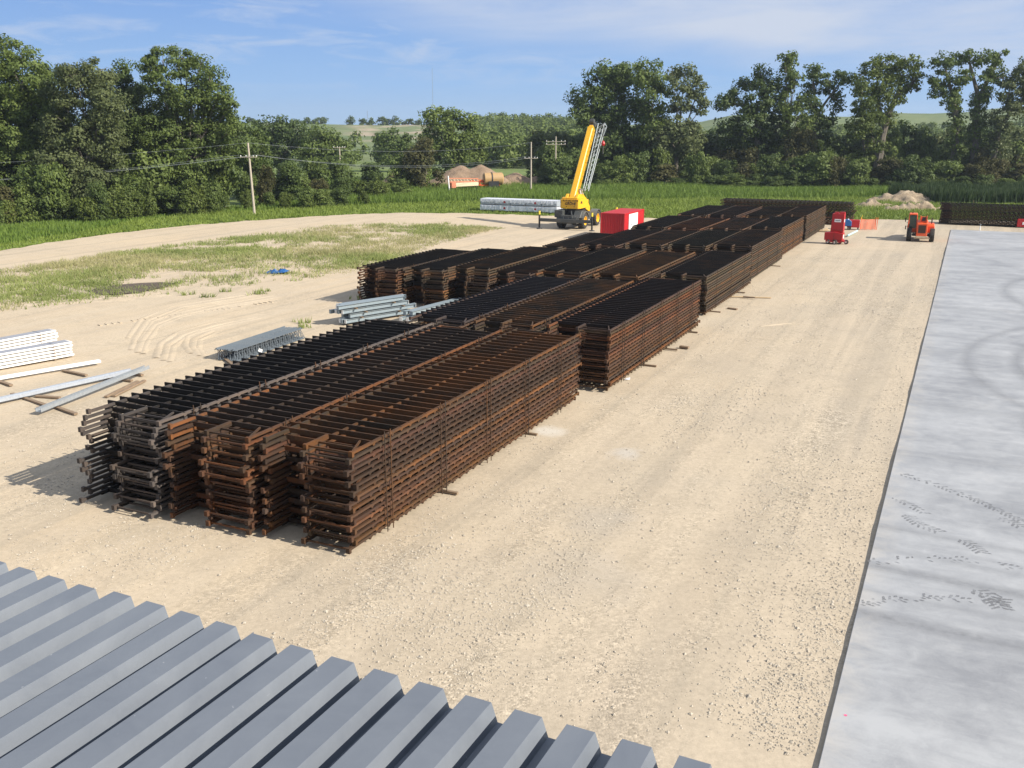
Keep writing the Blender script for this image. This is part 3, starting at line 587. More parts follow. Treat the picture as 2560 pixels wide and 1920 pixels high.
tree('broadleaf_tree', 'olive brown upright tree left of the orange machine and sand heap', gz(1055,168), pblobs([(1055,368,34,24),(1050,405,42,34),(1065,440,40,32)],166,9), M['leafbrown'], .42, 1.0, 19, .4, 'trees between the poles', 1.3)
# right wood
tree('cottonwood', 'huge rounded dark cottonwood right behind the yellow crane boom', gz(1560,186), pblobs([(1530,180,44,28),(1500,205,44,32),(1560,200,46,36),(1470,255,44,44),(1452,300,30,40),(1530,260,60,50),(1580,290,50,50),(1500,330,70,50),(1560,360,70,50)],186,21), M['leafdark'], .46, 1.0, 21, .7, 'trees of the right wood', 1.7)
tree('cottonwood', 'column topped cottonwood squeezed between two bigger crowns right of the crane', gz(1618,184), pblobs([(1620,172,32,22),(1622,205,36,34),(1630,250,44,42),(1610,310,50,50),(1640,350,50,50)],184,22), M['leaf'], .46, 1.0, 22, .55, 'trees of the right wood', 1.6)
tree('cottonwood', 'airy cottonwood at the right end of the crane-side clump, sky through its crown', gz(1690,182), pblobs([(1680,180,18,18),(1712,178,20,18),(1725,205,24,24),(1695,220,26,28),(1745,225,20,24),(1735,255,30,24),(1700,270,30,26),(1755,268,14,16),(1700,320,34,30),(1660,350,50,40),(1730,350,40,40)],182,23), M['leafgrey'], .42, .85, 23, .4, 'trees of the right wood', 1.25)
tree('cottonwood', 'dark cottonwood with one long leafy limb reaching left over the hill gap', gz(1890,184), pblobs([(1815,252,16,14),(1832,240,14,14),(1800,262,10,9),(1870,215,26,22),(1905,190,22,20),(1920,215,30,28),(1890,250,40,34),(1930,265,40,36),(1870,310,50,40),(1895,380,50,50),(1930,330,50,44),(1830,330,40,44)],184,24), M['leafdark'], .44, .95, 24, .5, 'trees of the right wood', 1.4, forks=[([gz(1895,184), at_depth(1893,340,184), at_depth(1890,275,184), at_depth(1850,262,184), at_depth(1815,258,184)], .6), ([at_depth(1893,340,184), at_depth(1915,250,184), at_depth(1910,200,184)], .45)])
tree('cottonwood', 'slender high topped cottonwood, tallest of the middle group of the right wood', gz(1975,182), pblobs([(1962,150,14,14),(1978,146,13,14),(1968,178,20,20),(1990,200,20,22),(1960,215,22,22),(1975,250,30,30),(1990,300,36,34),(1960,340,44,40)],182,25), M['leaf'], .42, .9, 25, .42, 'trees of the right wood', 1.2)
tree('cottonwood', 'ragged cottonwood with bare forked limbs against the sky', gz(2045,183), pblobs([(2025,178,18,13),(2045,188,22,18),(2075,205,18,14),(2100,190,18,14),(2112,205,13,14),(2040,225,28,22),(2085,235,22,18),(2020,260,30,24),(2095,262,16,14),(2050,290,40,32),(2030,340,50,40),(2040,390,50,44)],183,26), M['leafdark'], .42, .85, 26, .42, 'trees of the right wood', 1.2, forks=[([gz(2035,183), at_depth(2035,340,183), at_depth(2040,270,183), at_depth(2032,200,183)], .55), ([at_depth(2040,290,183), at_depth(2075,240,183), at_depth(2105,200,183)], .3)])
tree('cottonwood', 'leaning cottonwood with a broad crown tilted to the right', gz(2205,180), pblobs([(2150,195,20,22),(2185,170,30,20),(2225,155,36,20),(2265,155,26,20),(2295,175,18,22),(2245,190,40,26),(2195,205,36,28),(2280,205,22,22),(2165,230,26,24),(2215,235,30,22),(2260,225,20,14),(2180,270,26,26),(2225,285,16,26),(2212,330,18,30),(2205,380,24,34),(2250,240,16,16)],180,27), M['leafbright'], .40, .85, 27, .5, 'trees of the right wood', 1.15, forks=[([gz(2200,180), at_depth(2205,340,180), at_depth(2220,285,180), at_depth(2245,235,180), at_depth(2285,205,180)], .9), ([at_depth(2205,300,180), at_depth(2190,240,180), at_depth(2195,185,180)], .5)])
tree('vine_covered_tree', 'thick column of vines over a trunk, hanging left of the leaning cottonwood', gz(2170,174), pblobs([(2155,225,18,20),(2160,265,26,28),(2185,310,26,34),(2190,355,24,30),(2150,320,30,40),(2160,390,24,30)],174,28), M['leafbright'], .38, 1.0, 28, .5, 'trees of the right wood', 1.0)
tree('cottonwood', 'forked cottonwood with two leafy masts, near the right edge', gz(2440,178), pblobs([(2345,150,18,16),(2370,165,24,22),(2395,150,20,18),(2420,140,20,14),(2345,195,22,24),(2375,215,28,28),(2345,240,18,22),(2385,260,14,28),(2415,190,20,26),(2450,150,18,18),(2475,140,20,16),(2500,145,20,18),(2490,175,26,22),(2465,200,24,26),(2455,240,20,28),(2450,290,20,30),(2510,200,16,16),(2390,310,18,40),(2385,260,14,30),(2392,360,24,40),(2443,330,20,40),(2440,380,28,40),(2446,260,16,30)],178,29), M['leaf'], .40, .85, 29, .5, 'trees of the right wood', 1.1, forks=[([gz(2395,178), at_depth(2393,320,178), at_depth(2385,250,178), at_depth(2365,180,178)], .75), ([gz(2445,178), at_depth(2442,320,178), at_depth(2445,240,178), at_depth(2425,160,178)], .8), ([at_depth(2445,250,178), at_depth(2470,200,178), at_depth(2495,155,178)], .5)])
tree('cottonwood', 'cottonwood cut by the right edge with a bare slanting limb', gz(2500,176), pblobs([(2545,195,24,24),(2560,170,24,20),(2520,235,26,22),(2550,240,26,26),(2570,220,24,30),(2520,290,36,34),(2500,330,26,36),(2495,380,34,40),(2545,270,18,18)],176,30), M['leafgrey'], .40, .9, 30, .5, 'trees of the right wood', 1.15, forks=[([gz(2490,176), at_depth(2495,330,176), at_depth(2530,275,176), at_depth(2575,235,176)], .65)])

# shrubs and understorey: shared meshes, every shrub its own object
def shrub_mesh(seed, rx, rz, leafm, size):
    r = random.Random(seed); bl = []
    for k in range(7): a = r.uniform(0,6.28); q = r.uniform(.1,.65); bl.append((math.cos(a)*rx*q, math.sin(a)*rx*q*.8, rz*r.uniform(.35,.95), rx*r.uniform(.32,.5), rx*r.uniform(.3,.45), rz*r.uniform(.28,.42)))
    bl.append((0,0,rz*.4,rx*.75,rx*.6,rz*.45))
    o = quick_mesh('shrub', leaf_cloud(bl, size, 1.0, seed, .62*max(.8, rz/3)), None, leafm); me = o.data; bpy.data.objects.remove(o); return me
SH = {'dark': [shrub_mesh(i, 2.6, 4.6, M['leafdark'], .30) for i in (1,2,3)], 'mid': [shrub_mesh(i, 2.5, 4.0, M['leaf'], .29) for i in (4,5,6)],
      'bright': [shrub_mesh(i, 2.3, 3.3, M['leafbright'], .26) for i in (7,8,9)], 'brown': [shrub_mesh(i, 2.2, 4.2, M['leafbrown'], .27) for i in (10,11)], 'grey': [shrub_mesh(i, 2.6, 5.2, M['leafgrey'], .30) for i in (12,13)]}
def shrub(k, x, ytop, Y, wpx, label, group):
    """x, top row in the picture and depth give place and height"""
    b = gz(x, Y); top = at_depth(x, ytop, Y).z; me = random.choice(SH[k]); o = bpy.data.objects.new('shrub', me); col.objects.link(o); o.location = b
    h = {'dark':6.4,'mid':5.5,'bright':4.5,'brown':5.8,'grey':7.2}[k]; sz = (top-b.z)/h; sx = wpx*Y/F/2.9
    o.scale = (sx, sx*.9, sz); o.rotation_euler = (0, 0, random.uniform(0, 6.28)); return tag(o, label, 'shrub', group)
lab = {'dark': 'dark green shrub in the shaded understorey of the', 'mid': 'mid green shrub among the understorey of the', 'bright': 'bright vine draped shrub at the sunny foot of the', 'brown': 'yellowish brown shrub in the understorey of the', 'grey': 'silvery green shrub in the understorey of the'}
def row(kinds, x0, x1, step, ytop, Y, wpx, where, jit=14, dY=3):
    x = x0
    while x < x1:
        k = random.choice(kinds); f = (x-x0)/max(1,(x1-x0)); yt = ytop[0]+(ytop[1]-ytop[0])*f; yy = Y[0]+(Y[1]-Y[0])*f
        shrub(k, x+random.uniform(-8,8), yt+random.uniform(-jit,jit), yy+random.uniform(-dY,dY), wpx*random.uniform(.75,1.25), lab[k]+' '+where, where+' shrubs'); x += step*random.uniform(.75,1.25)
LW, MW, RW = 'left wood', 'trees between the poles', 'right wood'
row(['dark','mid','grey'], -60, 545, 60, (375,370), (116,128), 70, LW, 26)
row(['dark','grey','bright','brown','mid','brown'], -60, 535, 50, (415,405), (111,126), 56, LW, 38)
row(['bright','mid','bright','dark'], -40, 525, 38, (465,448), (106.5,121), 50, LW, 22)
row(['dark','mid'], 600, 1060, 62, (385,385), (150,170), 46, MW, 16)
row(['mid','bright','dark','brown'], 600, 1020, 50, (425,425), (136,150), 40, MW, 16)
row(['bright','mid'], 600, 960, 55, (468,468), (130,136), 32, MW, 8)
shrub('dark', 715, 385, 138, 56, 'glossy dark green round shrub right of the near pole', MW+' shrubs'); shrub('brown', 655, 400, 134, 30, 'yellowing upright shrub just right of the near pole', MW+' shrubs')
row(['dark','grey','dark'], 1380, 2600, 84, (300,290), (194,188), 78, RW, 22, 4)
row(['dark','dark','mid'], 1380, 2600, 66, (330,318), (190,184), 62, RW, 26, 4)
row(['dark','dark','mid','brown'], 1370, 2600, 56, (372,372), (186,180), 48, RW, 22, 4)
row(['dark','mid','dark','bright'], 1360, 2600, 50, (412,408), (181,172), 40, RW, 18, 3)
row(['dark','mid','brown'], 1400, 2600, 60, (385,380), (176,167), 50, RW, 22, 2)
row(['mid','dark'], 1360, 2600, 48, (438,434), (176,166), 34, RW, 10, 2)
shrub('mid', 1400, 372, 180, 62, 'pale green rounded shrub left of the crane boom, before the far pole', RW+' shrubs')
shrub('bright', 1655, 345, 176, 40, 'light green shrub glowing in the shade right of the crane', RW+' shrubs')
shrub('brown', 2000, 300, 176, 54, 'tall brownish shrub under the slender cottonwood', RW+' shrubs')

# far wood on the hillside and the ridge trees
def far_wood():
    bl = []
    r = random.Random(5)
    for _ in range(250):
        x = r.uniform(1180, 1470); Y = r.uniform(255, 560); p = at_depth(x, 318, Y); z = hill_z(p.x, Y); h = r.uniform(5, 10); bl.append((p.x, Y, z+h*.5, h*.42, h*.42, h*.55))
    for _ in range(160):
        x = r.choice([r.uniform(-100, 640), r.uniform(560, 1180)]); Y = r.uniform(255, 420); p = at_depth(x, 318, Y); z = hill_z(p.x, Y); h = r.uniform(4, 8.5)
        if 840 < x < 1060 and Y > 330: continue
        bl.append((p.x, Y, z+h*.45, h*.45, h*.42, h*.5))
    for _ in range(190):
        x = r.uniform(1440, 2650); Y = r.uniform(260, 470); p = at_depth(x, 318, Y); z = hill_z(p.x, Y); h = r.uniform(5, 9); bl.append((p.x, Y, z+h*.45, h*.45, h*.42, h*.5))
    o = quick_mesh('woods', leaf_cloud(bl, 1.0, .8, 77, 2.3), None, M['leaf']); kind(o, 'stuff')
far_wood()
RT_ = [(625,302,10,7),(742,303,14,5),(766,300,10,6),(800,299,18,7),(876,299,9,8),(905,302,8,6),(925,303,9,7),(956,300,16,9),(990,300,13,9),(1022,303,12,7),(1046,304,8,6),(1342,306,10,9),(1370,306,13,9),(1404,308,9,8)]
place = ['left of the quarry, alone', 'left of the gap in the ridge line, lowest', 'left of the gap in the ridge line, middle', 'left of the gap in the ridge line, widest', 'just right of the gap in the ridge line', 'beside the small mast, left of it', 'beside the small mast, right of it', 'over the pale quarry face, widest', 'over the pale quarry face, right of the widest', 'right end of the quarry rim', 'near the tall thin mast', 'on the wooded hilltop left of the crane', 'on the wooded hilltop, widest dark crown', 'on the wooded hilltop, nearest the crane']
for i, (x, y, rx, ry) in enumerate(RT_):
    Y = 630. if x < 1200 else 520.; p = at_depth(x, y, Y); k = Y/F; zz = hill_z(p.x, Y); hh = max(p.z+ry*k-zz, 2.5)
    t = thing('ridge_tree', 'far tree on the ridge ' + place[i], 'tree', (p.x, Y, zz-.3), 0, 'trees along the far ridge')
    quick_mesh('crown', leaf_cloud([(0,0,hh*.45,rx*k*1.1,rx*k*.8,hh*.48),(rx*k*random.uniform(-.7,.7),0,hh*.72,rx*k*.55,rx*k*.5,hh*.28),(rx*k*random.uniform(-1.1,1.1),0,hh*.3,rx*k*.7,rx*k*.5,hh*.3)], .9, .8, 300+i, 1.6), None, M['leafdark'], t)
    mb = MB(); mb.tube((0,0,-.3), (0,0,hh*.6), .35, .2, 6); mb.build('trunk', M['bark'], t)

# grasses
def blades(name, X, Y, z0, h, wd, material, per=3, lean=.35, spread=.12):
    n = len(X)*per; X = np.repeat(X, per)+rng.normal(0, spread, n); Y = np.repeat(Y, per)+rng.normal(0, spread, n); h = np.repeat(h, per)*rng.uniform(.55, 1.15, n); z = np.repeat(z0, per)
    a = rng.uniform(0, math.pi, n); dx, dy = np.cos(a)*wd/2, np.sin(a)*wd/2; lx, ly = rng.normal(0, lean, n)*h, rng.normal(0, lean, n)*h
    P = np.stack([np.stack([X-dx,Y-dy,z],-1), np.stack([X+dx,Y+dy,z],-1), np.stack([X+lx,Y+ly,z+h],-1)], 1).reshape(-1,3)
    return kind(quick_mesh(name, P, None, material, k=3), 'stuff')
def meadow():
    n = 150000; az = rng.uniform(R(-31), R(31), n); Y = rng.uniform(82, 200, n); X = Y*np.tan(az); r = np.hypot(X, Y); rm = np.interp(np.arctan2(X, Y), _ea, _er)
    d = r-rm; xpx, ypx = px_of(np.stack([X, Y, np.zeros_like(X)], -1)); far = np.where(xpx < 640, 22, 90)
    ok = (d > 0.15) & (d < far); X, Y, d, xpx, ypx = X[ok], Y[ok], d[ok], xpx[ok], ypx[ok]
    lim = np.interp(xpx, [0, 640, 900, 1200, 1500, 2200, 2560], [9, 11, 16, 22, 30, 36, 36]) + 9*(vnoise(X, Y, .07)-.5)
    crop = (xpx > 2185) & (Y > 136) & (Y < 152+8*vnoise(X, Y, .1)) & (Y > 136+np.clip((2290-xpx)/12, 0, 12)*.6)
    sh = (d < lim) & ~crop; ta = ~sh & ~crop
    hs = (.22+.25*vnoise(X, Y, .2)); blades('short_grass', X[sh], Y[sh], np.full(sh.sum(), -.14), hs[sh]+np.clip(d[sh]*.012,0,.3), .13, M['grass'], 3, .4)
    ht = (.75+.7*vnoise(X+5, Y, .09))*np.interp(xpx, [500, 1000], [.55, 1.0]); blades('tall_grass', X[ta], Y[ta], np.full(ta.sum(), -.14), ht[ta], .16, M['tallgrass'], 3, .22)
    n = 9000; Yc = rng.uniform(136, 153, n); xc = rng.uniform(2180, 2660, n); Xc = Yc*(xc-1280)/F*1.035; ok = (Yc > 136+np.clip((2300-xc)/9, 0, 12)) ; Xc, Yc = Xc[ok], Yc[ok]
    blades('tall_weeds', Xc, Yc, np.full(len(Xc), -.14), 1.7+.9*vnoise(Xc, Yc, .3), .24, M['cropweed'], 5, .13, .3)
meadow()
def weeds():
    n = 60000; xp = rng.uniform(-60, 1260, n)
    yt = np.interp(xp, [-60,0,330,650,830,1000,1180,1260], [672,662,612,571,552,547,553,557]); yb = np.interp(xp, [-60,0,300,550,750,900,1000,1100,1200,1260], [780,768,737,714,692,668,640,600,572,562])
    # uniform over the ground between the two lines
    Yt = CAMH*F/(yt-YH); Yb = CAMH*F/(yb-YH); k = rng.random(n); Y = Yb+(Yt-Yb)*k; X = (xp-1280)/F*(Y*math.cos(TH)+CAMH*math.sin(TH))
    D = (Yt-Yb); area = D*Y; ed = np.minimum(k*D/3.5, (1-k)*D/2.5); den = np.clip((vnoise(X, Y, .16)*.55+vnoise(X, Y, .6)*.45-.20)*1.9, 0, 1)*np.clip(ed+.08, 0, 1)*np.clip(area/area.max()*1.4, 0, 1)
    ok = rng.random(n) < den; X, Y = X[ok], Y[ok]; print('weeds', len(X)); gr = vnoise(X+40, Y, .13)*.7+rng.random(len(X))*.3 > .53
    h = .16+.28*vnoise(X, Y, .8); z = yard_z(X, Y)-.02
    blades('dry_weeds', X[~gr], Y[~gr], z[~gr], h[~gr]*1.0, .045, M['weed'], 4, .4, .14); blades('green_weeds', X[gr], Y[gr], z[gr], h[gr], .055, M['weedgreen'], 4, .45, .14)
    # stray plants out on the sand
    P = [(60,738),(95,742),(180,745),(275,715),(640,735),(660,730),(560,728),(705,848),(625,858),(470,735),(520,742),(1190,650),(1120,560),(1160,575),(960,690),(905,745),(755,818),(758,806)]
    X = np.array([at(*p).x for p in P]).repeat(7)+rng.normal(0, .28, len(P)*7); Y = np.array([at(*p).y for p in P]).repeat(7)+rng.normal(0, .28, len(P)*7)
    blades('sprouts', X, Y, np.full(len(X), -.03), np.full(len(X), .34), .07, M['weedgreen'], 5, .4, .08)
weeds()
# ------------------------------------------------------------------ stacks of rusty steel panels
PW, LP = 2.75, 0.148                          # panel width, height of one layer
def bars_mb(L, pitch=.45):
    b = MB(); n = int((L-1.3)/pitch)+1; r = random.Random(int(L*100))
    for k in range(n):
        y = .95+k*pitch; b.box(-PW-.24, -.006, y, y+.045, 0, .132)
        for xx in (-PW+.32, -1.62, -.30):                # small gusset plates beside the middle rails
            if r.random() < .45: b.add([(xx,y+.045,.03),(xx+.16,y+.045,.03),(xx+.12,y+.17,.03),(xx+.04,y+.17,.03)], [(0,1,2,3)])
    b.box(-1.45, -1.39, .0, L, .004, .066); b.box(-PW+.03, -PW+.09, .7, L-.4, -.004, .03)
    return b
def right_rail(L):
    b = MB(); b.box(-.085, 0, 0, L, .062, .126); b.box(-.10, .018, -.03, .06, .0, .142)
    for k in range(int((L-1.3)/.45)+1): y = .95+k*.45; b.prism([(y-.02,.063),(y-.02,.022),(y+.05,.022),(y+.12,.063)], 'x', -.06, -.003)
    b.box(-.09, .012, L-.05, L+.02, .0, .142); return b
def left_rail(L):
    b = MB(); b.box(-PW, -PW+.07, 0, L, .020, .100); b.box(-PW-.015, -PW+.085, -.03, .06, .0, .142); b.box(-PW+.06, -1.47, L-.10, L-.05, .03, .085); return b
def end_frame(L):
    b = MB(); b.box(-1.47, -1.40, .0, .95, .060, .130); b.box(-1.49, -1.38, -.03, .06, .0, .142); b.box(-1.40, -.085, .06, .10, .055, .098)
    b.bar((-.10,.16,.09), (-.40,.93,.09), .045, .05); b.bar((-1.36,.5,.05), (-.1,.5,.05), .04, .05)
    return b
def mesh_of(mb, nm, mt='rust', split=None):
    me = bpy.data.meshes.new(nm); me.from_pydata(mb.v, [], mb.f); me.materials.append(M[mt])
    if split: me.materials.append(M['rust']); me.polygons.foreach_set('material_index', [0 if i < split else 1 for i in range(len(mb.f))])
    me.update(); import_fix(me); return me
_cache = {}
def panel_meshes(L):
    L = round(L*2)/2
    if L not in _cache:
        full = bars_mb(L); nb = len(full.f)
        for q in (right_rail(L), left_rail(L), end_frame(L)): full.add(q.v, q.f)
        _cache[L] = dict(bars=mesh_of(bars_mb(L), 'panel', 'rustdark'), right=mesh_of(right_rail(L), 'side_rail'), left=mesh_of(left_rail(L), 'side_rail'), end=mesh_of(end_frame(L), 'end_frame'), full=mesh_of(full, 'panel', 'rustdark', nb), L=L)
    return _cache[L]
_strap = {}
def stack(label, u0, u1, v, h, tint, fine=False, cross=False, seed=0, jit=.10, group='stacks of rusty steel panels', nst=5, bar=1.0, grey=False):
    r = random.Random(seed+1); L = u1-u0; Mh = panel_meshes(L); L = Mh['L']
    t = thing('panel_stack', label, 'panel stack', uv(u0, v) if not cross else uv(v, u0), -YARD if not cross else -YARD-math.pi/2, group)
    n = int(round((h-.07)/LP)); run = 0; dy = 0; dx = 0
    for k in range(n):
        if run <= 0: run = r.choice((1,1,2,2,3)); dy = r.uniform(-jit, jit)*(2.0 if r.random() < .18 else 1); dx = r.uniform(-.045,.045)
        run -= 1
        o = bpy.data.objects.new('panel', Mh['bars'] if fine else Mh['full']); col.objects.link(o); o.parent = t
        o.location = (dx+r.uniform(-.012,.012), dy+r.uniform(-.03,.03)+(.16 if k % 2 else 0), .07+k*LP)
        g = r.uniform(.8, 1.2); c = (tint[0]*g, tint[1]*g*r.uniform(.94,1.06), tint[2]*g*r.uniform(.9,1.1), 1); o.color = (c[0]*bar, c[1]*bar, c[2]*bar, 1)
        if grey: o.material_slots[0].link = 'OBJECT'; o.material_slots[0].material = M['rustgrey']; o.color = (.3,.3,.3,1)
        if fine:
            for nm, key in (('side_rail','right'),('side_rail','left'),('end_frame','end')):
                q = bpy.data.objects.new(nm, Mh[key]); col.objects.link(q); q.parent = o; gg = r.uniform(.85,1.2); q.color = (c[0]*gg, c[1]*gg, c[2]*gg, 1)
                if grey: q.material_slots[0].link = 'OBJECT'; q.material_slots[0].material = M['rustgrey']; gg *= 1.45 if key == 'right' else .95; q.color = (gg,gg,gg*1.03,1)
    key = (n, fine)
    if key not in _strap:
        s = MB(); H = .07+n*LP; s.box(.062, .078, -.014, .014, .06, H+.13); s.box(.07, .09, -.03, .03, H-.02, H+.05); _strap[key] = mesh_of(s, 'strap')
    for k in range(nst):
        for d in ((-.14, .14) if fine else (0,)):
            q = bpy.data.objects.new('strap', _strap[key]); col.objects.link(q); q.parent = t; q.location = (0, L*(k+.6)/(nst+.25)+d, 0); q.color = (.75,.8,.85,1)
    return t
RUST, GREY, OLIVE, DARK = (.92,.86,.82), (.80,.92,1.06), (.95,1.0,.95), (.60,.60,.62)
lane = ['lane beside the open gravel', 'second lane from the open gravel', 'third lane from the open gravel', 'fourth lane from the open gravel', 'fifth lane from the open gravel', 'sixth lane from the open gravel', 'outermost lane by the weedy field']
S_ = [  # u0, u1, v, h, tint, row, lane
 (.0, 15.4, .0, 2.76, RUST, 0, 0, 1), (-.1, 15.0, -3.06, 2.76, (1.0,.84,.74), 0, 1, 1), (-.2, 14.9, -6.25, 2.74, GREY, 0, 2, 1),
 (17.4, 31.9, .62, 2.63, RUST, 1, 0, 1), (17.5, 31.2, -2.85, 2.45, OLIVE, 1, 1, 1), (17.0, 30.6, -5.85, 2.40, GREY, 1, 2, 1),
 (35.2, 47.6, .15, 2.28, OLIVE, 2, 0, 0), (33.3, 46.0, -3.3, 2.36, OLIVE, 2, 1, 0), (32.3, 44.8, -6.45, 2.38, OLIVE, 2, 2, 0), (31.4, 43.4, -9.2, 2.36, RUST, 2, 3, 0), (31.1, 43.2, -11.8, 2.46, OLIVE, 2, 4, 0), (30.6, 42.2, -14.45, 2.36, OLIVE, 2, 5, 0), (29.9, 40.6, -17.3, 2.28, RUST, 2, 6, 0),
 (49.0, 61.3, -.15, 2.40, OLIVE, 3, 0, 0), (47.8, 59.4, -3.1, 2.42, OLIVE, 3, 1, 0), (47.0, 58.0, -6.05, 2.40, OLIVE, 3, 2, 0), (45.3, 57.2, -8.85, 2.40, RUST, 3, 3, 0), (43.9, 54.8, -11.25, 2.36, OLIVE, 3, 4, 0),
 (62.9, 74.4, -.5, 2.45, OLIVE, 4, 0, 0), (60.2, 71.6, -3.25, 2.40, OLIVE, 4, 1, 0), (59.0, 69.8, -6.4, 2.40, RUST, 4, 2, 0), (59.0, 71.0, -9.5, 2.40, OLIVE, 4, 3, 0),
 (75.4, 88.8, -.45, 2.45, OLIVE, 5, 0, 0), (73.0, 86.2, -2.95, 2.42, OLIVE, 5, 1, 0), (72.4, 85.0, -6.4, 2.42, RUST, 5, 2, 0), (71.9, 85.0, -9.2, 2.42, OLIVE, 5, 3, 0)]
rowd = ['nearest the camera', 'second from the camera', 'third from the camera', 'fourth from the camera', 'fifth from the camera', 'farthest from the camera']
near_lab = {(0,0): 'orange brown rusty panel stack nearest the camera, its long ribbed side in full sun', (0,1): 'bright rust panel stack in the middle of the nearest three', (0,2): 'grey brown panel stack with bar ends sticking out, left of the nearest three',
            (2,6): 'rusty panel stack at the outer corner by the weedy field, standing past the grey beams'}
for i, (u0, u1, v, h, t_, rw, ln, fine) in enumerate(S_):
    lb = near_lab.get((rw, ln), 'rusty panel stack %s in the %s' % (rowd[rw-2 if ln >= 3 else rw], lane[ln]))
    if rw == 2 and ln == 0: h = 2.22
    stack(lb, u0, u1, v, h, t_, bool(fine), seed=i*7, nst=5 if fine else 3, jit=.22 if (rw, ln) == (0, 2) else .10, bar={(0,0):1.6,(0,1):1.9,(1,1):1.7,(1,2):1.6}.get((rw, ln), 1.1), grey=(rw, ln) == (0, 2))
stack('rusty panel stack laid crosswise behind the far end of the lanes', -12.8, 1.6, 93.6, 2.45, OLIVE, cross=True, seed=300)
stack('long dark panel stack laid crosswise beyond the far end of the concrete slab', 10.5, 27.0, 99.3, 2.36, DARK, cross=True, seed=301)
# bearers poking out from under the stacks
def timber(p, q, wd=.09, ht=.09, label='', name='timber', m_='timber', group=None):
    p, q = Vector(p), Vector(q); d = q-p; b = MB(); b.box(0, d.length, -wd/2, wd/2, -ht/2, ht/2)
    o = b.build(name, M[m_], loc=p, bevel=.006); o.rotation_euler = d.to_track_quat('X', 'Z').to_euler(); return tag(o, label, 'timber', group)
for (u, a, b_, lb) in ((4.9,-3.0,.42,'timber bearer poking out from under the nearest orange brown stack, nearer the camera'),(11.0,-3.0,.30,'timber bearer poking out under the far half of the nearest orange brown stack'),
    (22.4,-2.2,1.18,'timber bearer sticking out under the second stack along the open gravel, in front'),(26.0,-2.2,1.15,'timber bearer sticking out under the second stack along the open gravel, middle'),(30.4,-2.2,1.0,'timber bearer sticking out under the second stack along the open gravel, far end'),
    (36.6,-2.6,.75,'timber bearer under the third stack along the open gravel, at its near end'),(44.0,-2.6,.6,'timber bearer under the third stack along the open gravel, at its far end'),(57.5,-3.0,.5,'timber bearer under the fourth stack along the open gravel')):
    timber(uv(u, a, .035), uv(u, b_, .035), .10, .07, lb, 'timber_bearer', 'timber', 'bearers under the stacks')
timber(at(1822,741,.05), at(1928,744,.05), .16, .05, 'long pale plank lying on the gravel beside the third stack', 'plank', 'newtimber')
timber(at(1858,741.5,.11), at(1888,744,.11), .12, .07, 'short dark block lying on the long pale plank', 'timber_block', 'timber')
timber(at(1820,770,.05), at(1843,773,.05), .2, .08, 'short dark block on the gravel in front of the pale plank', 'timber_block', 'timber')
timber(at(1700,866,.06), at(1722,869,.06), .2, .1, 'short timber offcut beside the second stack, farther one', 'timber_block', 'timber')

# ------------------------------------------------------------------ foreground ribbed deck on its building
def deck():
    z, ue = 8.36, -15.135; P = .2135; t = thing('roof_deck', 'grey ribbed metal roof deck in the foreground, below the camera', 'roof deck', uv(ue, 0, z), -YARD-.0125)
    prof = [(0,0),(.111,0),(.138,-.080),(.186,-.080),(.2135,0)]
    v0 = 3.639
    for k in range(12):
        pts = []; 
        for j in range(4): pts += [(v0+(k*4+j)*P+x, zz) for x, zz in prof[:-1]]
        pts.append((v0+(k*4+4)*P, 0)); dz = .0008*(k % 2); e = random.uniform(-.012,.012); vs = []; fs = []
        for q in (e, -24): vs += [(x, q, zz+dz) for x, zz in pts]
        n = len(pts); fs = [(i, i+1, n+i+1, n+i) for i in range(n-1)]
        b = MB(); b.add(vs, fs); o = b.build('deck_sheet', M['deck'], t)
        s = o.modifiers.new('thickness', 'SOLIDIFY'); s.thickness = .0016; s.offset = -1
        bv = o.modifiers.new('bend', 'BEVEL'); bv.width = .006; bv.segments = 2; bv.limit_method = 'ANGLE'; bv.angle_limit = R(30)
    w_ = MB(); w_.box(-8, 11.7, -24, -.55, -z-.1, -.086); w_.box(11.7, 13.4, -24, -.55, -z+.14, -.086); w_.build('wall', M['galvgrey'], t)
deck()

# ------------------------------------------------------------------ crane
def wheel(parent, x, y, r, wd, rim, side=1, name='wheel'):
    w_ = thing_part(name, parent, (x, y, r)); b = MB()
    b.lathe([(-wd/2, r*.56), (-wd/2, r*.92), (-wd*.36, r), (wd*.36, r), (wd/2, r*.92), (wd/2, r*.56)], 28)
    for k in range(22):
        a = 2*math.pi*k/22
        for s in (-1, 1): b.bar((s*wd*.05, r*1.0*math.cos(a+s*.07), r*1.0*math.sin(a+s*.07)), (s*wd*.46, r*.985*math.cos(a-s*.1), r*.985*math.sin(a-s*.1)), .06*r, .05*r, (0, math.cos(a), math.sin(a)))
    b.build('tyre', M['tyre'], w_); b = MB(); e = side*wd*.5
    b.lathe([(e*.2, 0.001), (e*.45, r*.18), (e*.5, r*.40), (e*.98, r*.50), (e*1.0, r*.585), (e*.8, r*.58)], 28)
    b.lathe([(e*.9, .001), (e*.9, r*.13), (e*.4, r*.15)], 14)
    for k in range(10): a = 2*math.pi*k/10; b.tube((e*.42, r*.28*math.cos(a), r*.28*math.sin(a)), (e*.58, r*.28*math.cos(a), r*.28*math.sin(a)), .022*r*1.6, n=6)
    b.build('rim', rim, w_); return w_
def thing_part(name, parent, loc):
    o = bpy.data.objects.new(name, None); col.objects.link(o); o.parent = parent; o.location = loc; o.empty_display_size = .1; return o
